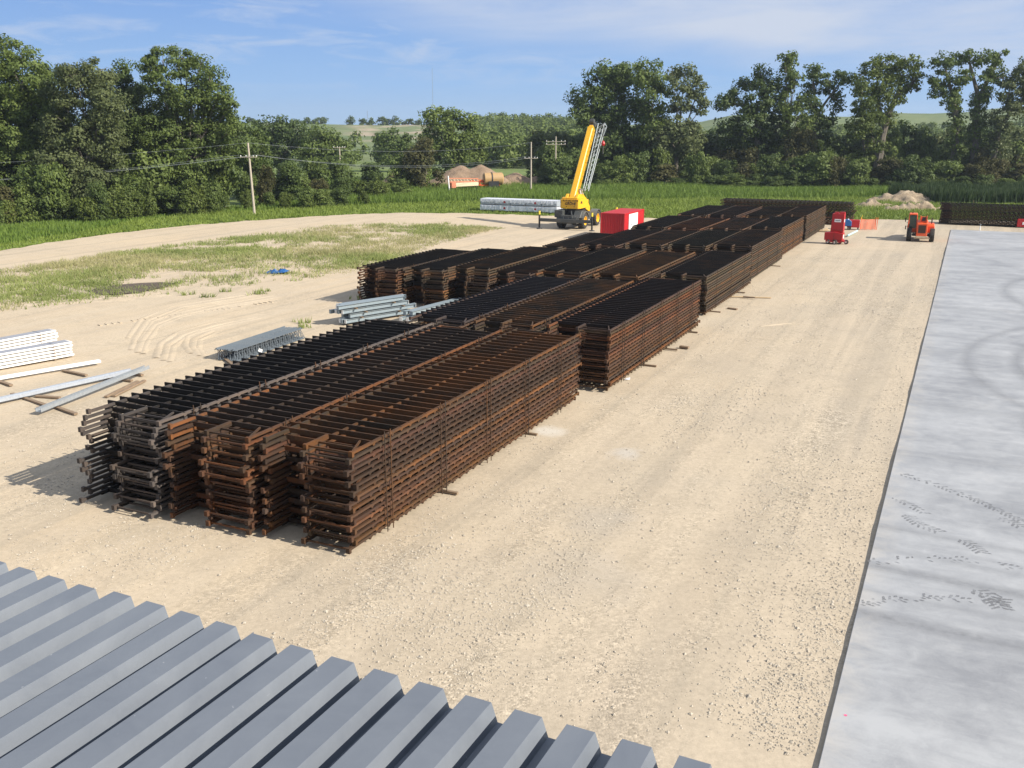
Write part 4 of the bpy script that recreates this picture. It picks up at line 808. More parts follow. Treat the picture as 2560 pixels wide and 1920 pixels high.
def text(name, s, size, m_, parent, loc, rot, ext=.004, sx=1.0, shear=0.0, bold=0.0):
    c = bpy.data.curves.new(name, 'FONT'); c.body = s; c.size = size; c.extrude = ext; c.align_x = 'CENTER'; c.align_y = 'CENTER'; c.shear = shear; c.offset = bold; c.materials.append(m_)
    o = bpy.data.objects.new(name, c); col.objects.link(o); o.parent = parent; o.location = loc; o.rotation_euler = rot; o.scale = (sx,1,1)
    bpy.context.view_layer.update(); me = bpy.data.meshes.new_from_object(o); mo = bpy.data.objects.new(name, me); col.objects.link(mo); mo.parent = parent; mo.location = loc; mo.rotation_euler = rot; mo.scale = (sx,1,1); bpy.data.objects.remove(o); return mo
def crane():
    t = thing('mobile_crane', 'yellow rough terrain crane with its boom raised, parked on the sand', 'crane', uv(79.7, -25.1), -YARD)
    c = MB(); c.box(-.62, .62, -3.6, 3.7, .75, 1.45); c.box(-1.15, 1.15, -3.55, -2.75, .62, 1.22); c.box(-1.5, -.55, -3.3, -1.3, 1.22, 1.98); c.box(-.9, .9, 3.0, 3.7, .7, 1.3)
    c.prism([(-3.4,1.22),(-2.0,1.22),(-2.0,1.9),(-2.7,1.95)], 'x', .62, 1.45); c.box(-1.25, -.62, -1.2, 1.6, .85, 1.55); c.box(.62, 1.2, -1.1, 1.2, .85, 1.45)
    c.build('chassis', M['cranegrey'], t, bevel=.03)
    tr = MB(); tr.bar((-.62,-3.57,1.52), (.62,-3.57,1.18), .05, .10); tr.bar((.55,-3.60,1.98),(.62,-3.60,1.5), .05,.09); tr.bar((.62,-3.6,1.5),(1.35,-3.6,1.22),.05,.09); tr.bar((1.38,-3.6,1.25),(1.38,-3.6,.72),.05,.09)
    for x in (-.35,.22): tr.bar((x,-3.6,1.35),(x,-3.6,1.1),.05,.07)
    tr.box(.72,1.18,-3.61,-3.55,.98,1.03); tr.box(.72,.76,-3.61,-3.55,.8,.98); tr.box(1.14,1.18,-3.61,-3.55,.8,.98); tr.build('bumper_trim', M['cranegrey_light'], t)
    for y in (-1.9, 1.9):
        for s in (-1, 1):
            wheel(t, s*1.2, y, .84, .66, M['yellow'], s)
            f = MB(); pr = []
            for k in range(9): a = R(20+140*k/8); pr.append((y+math.cos(a)*.98, .84+math.sin(a)*.98))
            for k in range(8,-1,-1): a = R(20+140*k/8); pr.append((y+math.cos(a)*.93, .84+math.sin(a)*.93))
            f.prism(pr, 'x', s*.82, s*1.6); f.build('fender', M['cranegrey_light'], t)
    for y in (-3.85, 3.85):
        b = MB(); b.box(-2.9, 2.9, y-.14, y+.14, .78, 1.12)
        b.build('outrigger_beam', M['cranegrey'], t, bevel=.02)
        for s in (-1, 1):
            j = MB(); j.tube((s*3.0, y, .12), (s*3.0, y, 1.95), .10, n=10); j.tube((s*3.0, y, -.02), (s*3.0, y, .08), .33, .26, n=14); jo = j.build('jack', M['black'], t)
            q = MB(); q.tube((s*3.0, y, 1.5), (s*3.0, y, 1.9), .105, n=10); q.build('hazard_band', M['peg'], jo)
    tt = MB(); tt.tube((0,-.1,1.4), (0,-.1,2.12), .75, n=24); tt.box(-.52,.52,-2.2,-.4,1.35,2.15); tt.build('turntable', M['black'], t)
    # superstructure: counterweight facing the camera, side plates running forward
    cw = MB(); cw.prism([(-1.22,-2.35),(-.95,-2.72),(.95,-2.72),(1.10,-2.5),(1.10,-1.2),(-1.22,-1.2)], 'z', 2.12, 3.10); cw.prism([(-1.05,-2.35),(-.85,-2.6),(.8,-2.6),(1.0,-2.4),(1.0,-1.2),(-1.05,-1.2)], 'z', 3.10, 3.28)
    cwo = cw.build('counterweight', M['yellow'], t, bevel=.03)
    tri = MB()
    for x in (-1.085,): tri.add([(-1.17,-2.435,2.66),(-.99,-2.68,2.66),(-1.03,-2.625,2.92),(-1.12,-2.50,2.92)], [(0,1,2,3)])
    tri.add([(1.104,-2.4,2.64),(1.104,-1.75,2.64),(1.104,-1.9,2.86),(1.104,-2.12,2.92),(1.104,-2.25,2.88)], [(0,1,2,3,4)]); tri.tube((-.35,-2.73,2.34),(-.35,-2.70,2.34),.05,n=10); tri.tube((.52,-2.73,2.34),(.52,-2.70,2.34),.05,n=10); tri.build('vent', M['ink'], cwo)
    text('lettering', 'BLUE HAT CRANE', .26, M['ink'], cwo, (.10,-2.726,2.97), (math.pi/2,0,0), sx=.86, bold=.006)
    text('lettering', 'GROVE', .36, M['ink'], cwo, (.05,-2.726,2.63), (math.pi/2,0,0), sx=1.05, shear=.25, bold=.014)
    rb = MB(); rb.box(-.22,.24,-2.73,-2.71,2.79,2.85); rb.build('badge', M['ink'], cwo)
    sp_ = MB()
    for x in (.42, -.72): sp_.prism([(-2.3,2.12),(-.3,2.12),(1.3,1.55),(1.55,1.62),(1.5,2.1),(.35,3.05),(-.6,3.55),(-1.9,3.62),(-2.35,3.2)], 'x', x, x+.30)
    sp_.box(.72, 1.02, -2.2, .2, 2.12, 2.95); sp_.build('turret_plate', M['yellow'], t, bevel=.02)
    cb = MB(); cb.box(-1.5, -.8, -.3, 1.5, 1.95, 3.35); cbo = cb.build('cab', M['yellow'], t, bevel=.05); gl = MB(); gl.box(-1.52,-.78,-.1,1.3,2.55,3.2); gl.build('window', M['glass'], cbo)
    # boom
    el = R(55); d = Vector((0, math.cos(el), math.sin(el))); n_ = Vector((0,-math.sin(el), math.cos(el))); B0 = Vector((0,-1.75,3.05)); Lb = 8.75
    bm = thing_part('boom', t, (0,0,0)); b = MB()
    def sec(s0, s1, wd, ht, mb):
        mb.bar(B0+d*s0, B0+d*s1, wd, ht, n_)
    sec(-.5, Lb, .66, .88, b); b.build('base_section', M['yellow'], bm, bevel=.06)
    b = MB(); sec(Lb, Lb+.16, .60, .80, b); sec(Lb+.16, Lb+.42, .40, .62, b)
    for k, q in enumerate((2.2, 4.6, 6.6)): b.bar(B0+d*q+Vector((.34,0,0))-n_*.1, B0+d*(q+.35)+Vector((.34,0,0))-n_*.1, .10, .22, n_)
    b.build('boom_collar', M['yellow'], bm)
    b = MB(); H = B0+d*(Lb+.5); b.bar(H-n_*.1, H+d*.55, .42, .5, n_); b.tube(H+Vector((-.25,0,0))+n_*.28+d*.4, H+Vector((.25,0,0))+n_*.28+d*.4, .26, n=14); b.tube(H+Vector((-.25,0,0))-n_*.28+d*.4, H+Vector((.25,0,0))-n_*.28+d*.4, .26, n=14); b.bar(H+d*.3+n_*.2, H+d*.6+n_*.5, .3, .12); b.build('boom_head', M['cranegrey'], bm)
    b = MB(); b.bar(B0+d*.5-n_*.46+Vector((.2,0,0)), B0+d*Lb-n_*.46+Vector((.2,0,0)), .2, .06, n_); b.build('boom_underside', M['black'], bm)
    cy = MB(); cy.tube((.05,1.0,2.1), B0+d*2.0-n_*.5, .15, n=12); cyo = cy.build('lift_cylinder', M['chrome'], t); 
    cy = MB(); cy.tube((.62,.2,2.3), B0+d*1.4-n_*.2+Vector((.62,0,0)), .06, n=8); cy.build('hose_rod', M['white'], t)
    # stowed lattice jib beside the boom
    j = MB(); x0 = .95; A = B0+d*1.2; Z = B0+d*(Lb+.55)
    ch = []
    for (dx, dn) in ((0,-.42),(.02,.38),(.55,-.35),(.62,.30)):
        p = A+Vector((x0+dx*.8,0,0))+n_*dn*.7; q = Z+Vector((x0+dx*1.1-.15,0,0))+n_*dn*1.1; ch.append((p,q)); j.tube(p, q, .045, n=6)
    for k in range(13):
        f0, f1 = k/13., (k+1)/13.
        for a_, b_ in ((0,2),(1,3),(0,1),(2,3)): j.tube(ch[a_][0].lerp(ch[a_][1], f0), ch[b_][0].lerp(ch[b_][1], f1), .024, n=5)
    tp = Z+Vector((x0+.75,0,0))-d*.2; j.tube(ch[0][1], Z+Vector((x0+.42,0,0))+d*.35, .045, n=6); j.tube(ch[2][1]-d*.9, tp+d*.1, .07, n=6); j.tube(Z+Vector((x0+.42,0,0))+d*.35, tp+d*.1, .04, n=6); j.tube(ch[3][1], tp+d*.1, .04, n=6)
    j.bar(H+d*.3, Z+Vector((x0+.1,0,0))+d*.25, .08, .08); j.bar(A+Vector((.3,0,0)), A+Vector((x0+.1,0,0)), .1, .1)
    j.build('lattice_jib', M['jib'], t)
    k = MB(); k.lathe([(-.26,.001),(-.2,.15),(0,.22),(.2,.15),(.3,.06),(.34,.001)], 14, 'z'); hb = k.build('hook_ball', M['red'], t); hb.location = Z+Vector((x0+.85,0,0))-d*2.3
    k = MB(); k.tube((0,0,.3), (-.25,.6,2.0), .018, n=5); k.tube((0,0,-.25),(0,0,-1.1),.06,n=6); k.build('hook', M['cranegrey'], hb)
crane()

# ------------------------------------------------------------------ container
def container():
    t = thing('shipping_container', 'bright red steel container with a white sign on its sunny side', 'container', uv(68.6, -16.1), -YARD); W_, L_, H_ = 2.44, 6.06, 2.59
    f = MB()
    for x in (-W_, -.12):
        for y in (0, L_-.14): f.box(x, x+.12, y, y+.14, 0, H_)
    for z in (.02, H_-.12):
        f.box(-W_+.12, -.12, .01, .11, z, z+.1); f.box(-W_+.12, -.12, L_-.11, L_-.01, z, z+.1); f.box(-W_+.01, -W_+.11, .14, L_-.14, z, z+.1); f.box(-.11, -.01, .14, L_-.14, z, z+.1)
    f.build('frame', M['redbox'], t, bevel=.012)
    def corr(a, b, n, dep):
        pts = []; st = (b-a)/n
        for k in range(n): x = a+k*st; pts += [(x,0),(x+st*.3,0),(x+st*.5,dep),(x+st*.8,dep)]
        return pts+[(b,0)]
    def sheet(pts, f3, z0, z1):
        m_ = MB(); vs = [f3(p, q, z0) for p, q in pts]+[f3(p, q, z1) for p, q in pts]; n = len(pts); m_.add(vs, [(i,i+1,n+i+1,n+i) for i in range(n-1)]); return m_
    sheet(corr(-W_+.12, -.12, 9, .045), lambda p,q,z: (p, .03+q, z), .12, H_-.12).build('end_wall', M['redbox'], t)
    sheet(corr(-W_+.12, -.12, 9, .045), lambda p,q,z: (p, L_-.03-q, z), .12, H_-.12).build('end_wall', M['redbox'], t)
    sheet(corr(.14, L_-.14, 22, .025), lambda p,q,z: (-.03-q, p, z), .12, H_-.12).build('side_wall', M['redbox'], t)
    sheet(corr(.14, L_-.14, 22, .04), lambda p,q,z: (-W_+.03+q, p, z), .12, H_-.12).build('side_wall', M['redbox'], t)
    b = MB(); b.box(-W_+.02, -.02, .02, L_-.02, H_-.035, H_-.005); b.build('roof', M['redbox'], t)
    s = MB(); s.box(-.028, -.004, 1.35, 4.05, .42, 2.42); so = s.build('sign_panel', M['white'], t)
    k = MB()
    for (y0, y1, z0, z1) in ((1.9,2.15,1.30,1.42),(2.2,3.1,1.36,1.40),(1.8,2.7,1.02,1.06),(2.9,3.7,1.95,1.98)): k.box(-.003, .0, y0, y1, z0, z1)
    k.build('faint_print', M['joist'], so)
container()
mk = thing('marker_post', 'short yellow post standing just behind the red container', 'post', uv(76.5,-17.8), -YARD); b = MB(); b.tube((0,0,0),(0,0,1.9),.06,n=8); b.build('pole', M['peg'], mk); b = MB(); b.lathe([(1.9,.001),(1.95,.09),(2.2,.09),(2.28,.001)], 10, 'z'); b.build('cap', M['orange'], mk)

# ------------------------------------------------------------------ telehandler
def telehandler():
    t = thing('telehandler', 'orange telehandler seen from behind, beside the concrete slab', 'telehandler', at(2297,603)+U*1.4, -R(22))
    for y in (-1.45, 1.45):
        for s in (-1, 1): wheel(t, s*1.0, y, .62, .42, M['beige'], s)
    b = MB(); b.box(-.42, .42, -1.9, 2.2, .5, .95); b.box(-.75,.75,-1.6,-1.3,.5,.75); b.box(-.75,.75,1.3,1.6,.5,.75); b.build('chassis', M['black'], t, bevel=.02)
    b = MB(); b.prism([(-2.15,.55),(-1.7,.5),(-.6,.9),(-.6,1.95),(-1.75,1.86),(-2.12,1.75)], 'x', -.40, .55); tail = b.build('rear_frame', M['orange'], t, bevel=.03)
    b = MB(); b.box(-.26, .40, -2.165, -2.10, .85, 1.58); b.build('radiator_grille', M['ink'], tail)
    b = MB(); b.box(-.36,.5,-2.20,-2.1,.40,.56); b.box(-.55,.95,-1.98,-1.9,.30,.46); b.build('rear_bumper', M['beige'], t)
    b = MB(); b.box(.56, 1.18, -.85, .95, .75, 1.42); b.prism([(-.85,1.42),(.95,1.42),(.75,1.6),(-.55,1.6)], 'x', .58, 1.15); en = b.build('engine_cover', M['orange'], t, bevel=.04)
    b = MB(); b.tube((.9,-.3,1.55),(.9,-.3,2.05),.06,n=10); b.tube((.9,-.3,2.05),(.9,-.45,2.12),.06,n=8); b.build('exhaust', M['black'], en)
    cab_ = thing_part('cab', t, (0,0,0)); b = MB()
    for (x, y0, y1) in ((-1.2,-.75,-.62),(-1.2,.75,.62)):
        b.bar((x+.03, y0, .95), (x+.10, y1, 2.40), .08, .08); b.bar((x+.80, y0, .95), (x+.76, y1, 2.40), .08, .08)
    b.box(-1.2, -.40, -.75, .8, .75, 1.12); b.build('cab_frame', M['orange'], cab_, bevel=.015)
    b = MB(); b.box(-1.14, -.42, -.72, .72, 2.38, 2.50); b.build('roof', M['orange'], cab_, bevel=.04)
    b = MB(); b.box(-1.09, -.46, -.69, -.675, 1.14, 2.36); b.box(-1.09, -.46, .675, .69, 1.14, 2.36); b.box(-1.16,-1.145,-.6,.6,1.14,2.36); b.build('window', M['glass'], cab_)
    b = MB(); b.box(-1.0,-.55,-.3,.2,1.12,1.35); b.box(-1.0,-.55,-.42,-.28,1.3,1.95); b.build('seat', M['black'], cab_)
    b = MB(); b.bar((-1.2,.7,2.2),(-1.42,.75,2.0),.03,.03); b.box(-1.47,-1.38,.72,.77,1.6,2.0); b.bar((-1.2,-.6,1.3),(-1.36,-.65,1.3),.03,.03); b.box(-1.42,-1.33,-.68,-.62,1.0,1.35); b.build('mirror', M['black'], cab_)
    b = MB(); b.tube((-.85,0,2.5),(-.85,0,2.64),.05,n=8); b.build('beacon', M['ink'], cab_)
    bo = thing_part('boom', t, (0,0,0)); b = MB(); b.bar((.14,-1.75,2.10),(.14,3.2,1.35),.48,.52); b.build('outer_boom', M['orange'], bo, bevel=.02)
    b = MB(); b.bar((.14,3.1,1.36),(.14,3.9,1.22),.36,.38); b.bar((.14,3.8,1.2),(.14,4.1,.45),.4,.12); b.build('inner_boom', M['orange'], bo)
    b = MB(); b.box(-.02,.30,-1.80,-1.77,1.95,2.32); b.build('boom_mouth', M['black'], bo)
    b = MB()
    for x in (-.14,.42): b.prism([(-2.0,1.75),(-1.2,1.75),(-1.35,2.42),(-1.95,2.42)], 'x', x-.03, x+.03)
    b.build('boom_bracket', M['orange'], bo)
    b = MB(); b.bar((.14,4.1,.4),(.14,4.18,.9),1.2,.08)
    for x in (-.3,.58): b.box(x-.06, x+.06, 4.1, 5.3, .16, .22)
    b.build('fork', M['black'], bo)
telehandler()

# ------------------------------------------------------------------ red cart, pipe, boxes, safety mesh
def cart():
    t = thing('wheeled_cabinet_cart', 'tall red cabinet on a low red four wheeled cart', 'cart', at(2089,609), -R(27))
    for (x, y) in ((-.62,-.55),(.02,-.72),(.95,-.1),(.3,.55)): 
        w_ = wheel(t, x, y, .21, .16, M['white'], -1); w_.rotation_euler = (0,0,R(62))
    b = MB(); b.box(-.85,.8,-.6,.6,.22,.34); b.bar((.8,0,.28),(1.15,-.1,.24),.1,.08); b.bar((-.5,-.7,.22),(.5,-.7,.22),.1,.06); b.build('chassis', M['red'], t)
    b = MB(); b.prism([(-.98,.36),(.62,.36),(.66,1.02),(-.1,1.12),(-.98,1.04)], 'y', -.6, .5); lo = b.build('lower_bin', M['red'], t, bevel=.02)
    b = MB(); b.box(-.14,-.11,-.615,-.59,.40,1.05); b.build('door_gap', M['ink'], lo)
    b = MB(); b.box(.645,.665,-.35,.1,.52,.88); b.build('label_plate', M['white'], lo)
    b = MB(); b.prism([(-.52,1.10),(.62,1.10),(.62,2.78),(-.44,2.78)], 'y', -.35, .42); up = b.build('cabinet', M['red'], t, bevel=.02)
    b = MB(); b.box(-.36,.62,-.36,-.35,1.28,1.31); b.build('seam', M['ink'], up)
    b = MB(); b.box(-.22,.36,-.372,-.352,2.02,2.30); p_ = b.build('label_plate', M['white'], up); q = MB(); q.box(-.14,.28,-.376,-.372,2.13,2.19); q.build('faint_print', M['joist'], p_)
    b = MB(); b.box(.622,.632,-.2,.15,2.0,2.3); b.build('label_plate', M['white'], up)
    b = MB(); b.box(-.30,.05,-.1,.3,2.78,2.90); b.box(.15,.6,-.1,.35,2.78,2.92); b.build('cap', M['red'], up, bevel=.01)
cart()
pp = MB(); a, b_ = at(2119,589,.15), at(2143,577,.25); pp.tube(a, b_, .085, n=12); tag(pp.build('pipe', M['cyan'], None), 'pale blue plastic pipe lying beside the red cabinet cart', 'pipe')
def small_boxes():
    t = thing('red_machine_box', 'low red box on short legs with a white plate, behind the cabinet cart', 'machine', at(2132,573), -R(16)); b = MB(); b.box(-.62,.62,-.45,.45,.22,1.0); bo = b.build('body', M['red'], t, bevel=.02); b = MB(); b.box(.622,.64,-.2,.2,.45,.8); b.build('label_plate', M['white'], bo)
    for x in (-.5,.5):
        for y in (-.35,.35): b = MB(); b.box(x-.05,x+.05,y-.05,y+.05,0,.22); b.build('leg', M['black'], t)
    t = thing('blue_machine', 'blue machine on black skids between the cabinet cart and the low red box', 'machine', at(2116,573), -R(16)); b = MB(); b.prism([(-.45,.35),(.45,.35),(.45,.85),(.25,1.02),(-.35,1.02),(-.45,.85)], 'y', -.4, .4); bo = b.build('body', M['blue'], t, bevel=.04); b = MB(); b.tube((.1,-.1,1.0),(.1,-.1,1.12),.08,n=10); b.build('filler_cap', M['white'], bo)
    for x in (-.35,.35): b = MB(); b.box(x-.08,x+.08,-.5,.5,0,.35); b.build('skid', M['black'], t)
    t = thing('red_box', 'red box with a white plate at the right edge before the dark crosswise stack', 'machine', at(2562,568), -R(20)); b = MB(); b.box(-.85,.85,-.5,.5,.06,.86); bo = b.build('body', M['red'], t, bevel=.02); b = MB(); b.box(-.35,.35,-.515,-.5,.3,.58); b.build('label_plate', M['white'], bo); b = MB(); b.box(-.8,.8,-.45,.45,.86,.93); b.build('lid', M['red'], t); b = MB(); b.box(-.8,-.6,-.45,.45,-.05,.06); b.box(.6,.8,-.45,.45,-.05,.06); b.build('skid', M['black'], t)
    t = thing('pallet', 'pale wooden pallet with loose boards, behind the red cabinet cart', 'pallet', at(2064,579), -YARD)
    for k in range(6): b = MB(); b.box(-.6,.6,-.5+k*.18,-.38+k*.18,.12,.15); b.build('deck_board', M['newtimber'], t)
    for x in (-.55,0,.55): b = MB(); b.box(x-.05,x+.05,-.5,.52,0,.12); b.build('stringer', M['newtimber'], t)
    b = MB(); b.add([(-.3,-.3,.15),(.4,-.25,.15),(.35,.3,.15),(-.2,.35,.15),(.05,0,.42)], [(0,1,4),(1,2,4),(2,3,4),(3,0,4),(3,2,1,0)]); b.build('loose_boards', M['newtimber'], t)
    t = thing('safety_barrier', 'orange plastic safety mesh strung between thin posts', 'barrier', at(2168,574), -R(4))
    for x in (-.75,.82,.95): b = MB(); b.tube((x,0,-.05),(x+random.uniform(-.03,.06),0,1.28),.03,n=7); b.build('post', M['orange'], t)
    b = MB(); b.tube((-.72,.01,1.1),(-.62,.01,1.5),.03,n=6); b.build('stick', M['peg'], t)
    b = MB(); n = 12; vs = []
    for i in range(n+1):
        x = -.75+1.6*i/n; vs += [(x, .04*math.sin(i), .02+.03*math.sin(i*1.3)), (x, .03*math.sin(i*.8), 1.14-.06*math.sin(math.pi*i/n))]
    b.add(vs, [(2*i,2*i+2,2*i+3,2*i+1) for i in range(n)]); b.build('mesh_netting', M['mesh'], t)
    t = thing('stake', 'white stake with a bent top standing at the far edge of the slab', 'stake', at(2449,576,.0), 0); b = MB(); b.tube((0,0,0),(.02,0,.45),.07,.05,n=8); b.build('sleeve', M['white'], t); b = MB(); b.tube((.02,0,.4),(.04,0,.62),.025,n=6); b.bar((-.05,0,.66),(.12,0,.60),.05,.04); b.build('stake_top', M['galvgrey'], t)
small_boxes()

# ------------------------------------------------------------------ heaps
def heap(name, label, cat, ring_c, rx, ry, h, m_, seed, rot=0, rough=.25, peaks=None, group=None, res=46):
    r = np.random.default_rng(seed); x = np.linspace(-1.15,1.15,res); X, Y = np.meshgrid(x, x); pk = peaks or [(0,0,1,1)]; Z = np.zeros_like(X)
    for (px_, py_, ph, pw) in pk: d = np.hypot((X-px_)/pw, (Y-py_)/pw); Z = np.maximum(Z, ph*np.clip(1-d, 0, 1)**.92)
    Z = Z*h + rough*h*(vnoise(X*rx+seed*7, Y*ry, .9)-.5)*np.clip(Z*3,0,1) + rough*.6*h*(vnoise(X*rx+seed, Y*ry+9, 2.6)-.5)*np.clip(Z*3,0,1) - .22
    vs = np.stack([X*rx, Y*ry, Z], -1).reshape(-1,3).tolist(); fs = [(i*res+j, i*res+j+1, (i+1)*res+j+1, (i+1)*res+j) for i in range(res-1) for j in range(res-1) if max(Z[i,j],Z[i+1,j],Z[i,j+1],Z[i+1,j+1]) > -.2]
    b = MB(); b.add(vs, fs); o = b.build(name, m_, loc=ring_c, rz=rot, smooth=True); return tag(o, label, cat, group)
heap('dirt_pile', 'largest heap of broken clay in the grass behind the telehandler', 'dirt pile', at(2272,504), 6.0, 3.6, 1.75, M['dirt'], 3, rough=.4, peaks=[(-.05,0,.95,1.15),(.4,.1,.85,.8),(-.5,0,.8,.7),(.15,0,.95,.9)])
heap('dirt_pile', 'low clay heap left of the largest heap', 'dirt pile', at(2182,516), 3.2, 1.8, 1.25, M['dirt'], 4, rough=.6, peaks=[(0,0,1,.9),(.5,0,.6,.6)])
heap('dirt_pile', 'low clay heap in front of the largest heap', 'dirt pile', at(2285,523), 4.4, 1.8, 1.2, M['dirt'], 5, rough=.7, peaks=[(-.3,0,.8,.7),(.4,0,.9,.7)])
heap('dirt_pile', 'low spoil bank behind the long dark crosswise stack', 'dirt pile', at(2390,510), 3.5, 1.2, 1.0, M['dirt'], 6, rough=.6, peaks=[(-.6,0,.6,.5),(.1,0,.7,.5),(.6,0,1,.5)])
heap('sand_pile', 'big pinkish sand heap behind the orange machine', 'sand pile', at(1178,466), 8.0, 6.0, 4.3, M['sandpile'], 7, rough=.08, peaks=[(-.25,0,.97,.95),(.2,0,1,.9),(-.6,0,.6,.6),(.55,.1,.5,.6)])
heap('sand_pile', 'smaller grey pink sand heap beside a power pole', 'sand pile', at(1305,463), 6.2, 5.0, 2.6, M['sandpile'], 8, rough=.1, peaks=[(-.2,0,1,.9),(.4,0,.7,.7)])
heap('sand_pile', 'orange sand heap glimpsed between the dark trees left of the big heap', 'sand pile', at(1003,462), 4.0, 3.6, 3.2, M['sandpile'], 9, rough=.1, peaks=[(-.1,0,1,1)])

# ------------------------------------------------------------------ orange machine and tank in the grass
M['fadedorange'] = painted('faded_orange_paint', (0.50, 0.17, 0.09), 0.6, 0.35)
def machine():
    P0 = at(1120,482); P1 = at(1196,478); d = P1-P0; L = d.length
    t = thing('conveyor', 'white and orange machine with a slatted rail half hidden by the grass', 'machine', P0, math.atan2(d.y, d.x))
    b = MB(); b.box(.5, L*.95, -.5, .5, .95, 1.55); b.build('hopper', M['beige'], t, bevel=.03); b = MB(); b.box(.4, 1.3, -.55, .52, .75, 1.65); b.build('end_panel', M['fadedorange'], t, bevel=.03)
    b = MB(); b.bar((0,0,2.35),(L,0,2.1),.12,.14); b.bar((.4,0,1.75),(L,0,1.6),.12,.14); b.bar((L-.5,0,2.1),(L+.5,0,1.6),.1,.1); b.build('side_rail', M['fadedorange'], t)
    b = MB()
    for k in range(9): x = .5+k*(L-.9)/8; b.bar((x,0,2.3-.02*k),(x+.35,0,1.72),.05,.08)
    b.build('rail_slats', M['beige'], t); b = MB(); b.bar((.25,-.1,0),(0,-.1,2.75),.16,.16); b.build('post', M['white'], t)
    b = MB(); 
    for x in (.8, L-.8): b.box(x-.1,x+.1,-.45,.45,0,1)
    b.build('leg', M['black'], t)
    t = thing('tank_trailer', 'tan tank on a red stand, right of the slatted orange machine', 'tank', at(1228,476), R(12))
    b = MB(); b.lathe([(-1.7,.001),(-1.7,.85),(-1.55,1.05),(1.5,1.05),(1.72,.8),(1.72,.001)], 26); o = b.build('tank', M['tan'], t); o.location = (.35,0,1.95)
    b = MB(); b.lathe([(-.1,1.06),(-.1,1.10),(.1,1.10),(.1,1.06)], 26); q = b.build('band', M['black'], o); q.location = (-.3,0,0)
    b = MB(); b.box(-.6,1.2,-1.1,-.6,.6,1.6); b.build('engine_box', M['black'], t, bevel=.03); b = MB()
    b.box(-2.2,1.4,-.5,.5,.85,1.05)
    for x in (-2.1,-1.3): b.bar((x,-.4,1.7),(x+.3,-.4,.1),.09,.09); b.bar((x+.6,-.4,1.7),(x+.3,-.4,.1),.09,.09)
    b.bar((-2.2,-.4,1.75),(-.7,-.4,1.75),.12,.2); b.box(-3.6,-3.0,-.3,.3,1.2,1.7); b.bar((-3.3,0,1.4),(-1,0,1.5),.15,.25); b.build('stand', M['orange'], t)
    for y in (-.7,.7): wheel(t, .6, y, .45, .25, M['white'], 1).rotation_euler = (0,0,math.pi/2)
machine()

# ------------------------------------------------------------------ wrapped bundles by the track
def bundles():
    P0 = at(1201,527); pos_ = ['far left end', 'second from the left', 'middle', 'second from the crane', 'end next to the crane']
    for tier in (0,1):
        for k in range(5):
            t = thing('wrapped_bundle', 'white plastic wrapped bundle, %s tier, %s of the long row' % (('lower','upper')[tier], pos_[k]), 'bundle', P0+V*(k*2.16+1.05)+U*1.05+Vector((0,0,.05+tier*.76)), -YARD, 'plastic wrapped bundles by the track')
            r = random.Random(k+tier*9); b = MB(); b.box(-1.05,1.05,-1.02,1.02,.08,.74); b.build('load', M['plastic'] if tier == 0 else M['galv'], t, bevel=.03)
            w_ = MB(); nx = 14; vs = []
            for i in range(nx+1):
                x = -1.075+2.15*i/nx; hang = .30+.26*r.random() if tier else .5+.2*r.random()
                vs += [(x, -1.06-.03*r.random(), .76-hang), (x, -1.045-.04*r.random(), .6), (x, -1.04, .765), (x, 0, .775+.012*r.random()), (x, 1.04, .765), (x, 1.06, .3)]
            w_.add(vs, [(i*6+j, i*6+j+1, (i+1)*6+j+1, (i+1)*6+j) for i in range(nx) for j in range(5)]); w_.build('wrapping', M['plastic'], t)
            s = MB()
            for x in (-.8,.8): s.box(x-.08,x+.08,-1,1,0,.08)
            s.build('bearer', M['timber'], t)
            if k in (1,3): s = MB(); s.box(.15,.4,-1.10,-1.09,.3,.55); s.build('sticker', M['red'], t)
bundles()

# ------------------------------------------------------------------ poles, wires, masts
def pole(label, x, ytop, Y, arms, lean=0):
    b = gz(x, Y); tp = at_depth(x, ytop, Y); H = tp.z-b.z; t = thing('utility_pole', label, 'utility pole', b, 0)
    m_ = MB(); m_.tube((0,0,-.3), (lean,0,H), .17, .11, 10); m_.build('post', M['pole'], t)
    for (dz, hw) in arms:
        a = MB(); a.box(-hw+lean, hw+lean, -.16, -.09, H-dz-.04, H-dz+.04); ao = a.build('crossarm', M['pole'], t)
        for k in (-.92, -.3, .55, .92): i_ = MB(); i_.lathe([(0,.001),(0,.04),(.07,.06),(.14,.04),(.18,.02),(.18,.001)], 10, 'z'); q = i_.build('insulator', M['white'], ao); q.location = (lean+hw*k, -.11, H-dz+.06)
    return b+Vector((lean,0,H))
p1 = pole('pale wooden utility pole standing in the grass before the left wood', 621, 357, 120., [(1.7,1.05)], -.2)
p2 = pole('utility pole with a top crossarm among the trees below the quarry', 846, 367, 176., [(.15,1.1)])
p3 = pole('utility pole with a crossarm beside the smaller sand heap', 1328, 355, 160., [(2.6,1.1)])
p4 = pole('far utility pole with a double crossarm, just left of the crane boom', 1390, 341, 177., [(.9,1.8),(1.4,1.8)])
def wire(a, b, sag, label, r=.011):
    m_ = MB(); a, b = Vector(a), Vector(b); m_.path([a.lerp(b, k/14)-Vector((0,0,sag*4*(k/14)*(1-k/14))) for k in range(15)], r, 4); tag(m_.build('power_line', M['galvgrey'], None), label, 'power line', 'overhead power lines')
w0 = at_depth(-260,420,112.); w0b = at_depth(-260,462,112.)
wire(p1, w0, .3, 'topmost overhead wire running left from the pale pole'); 
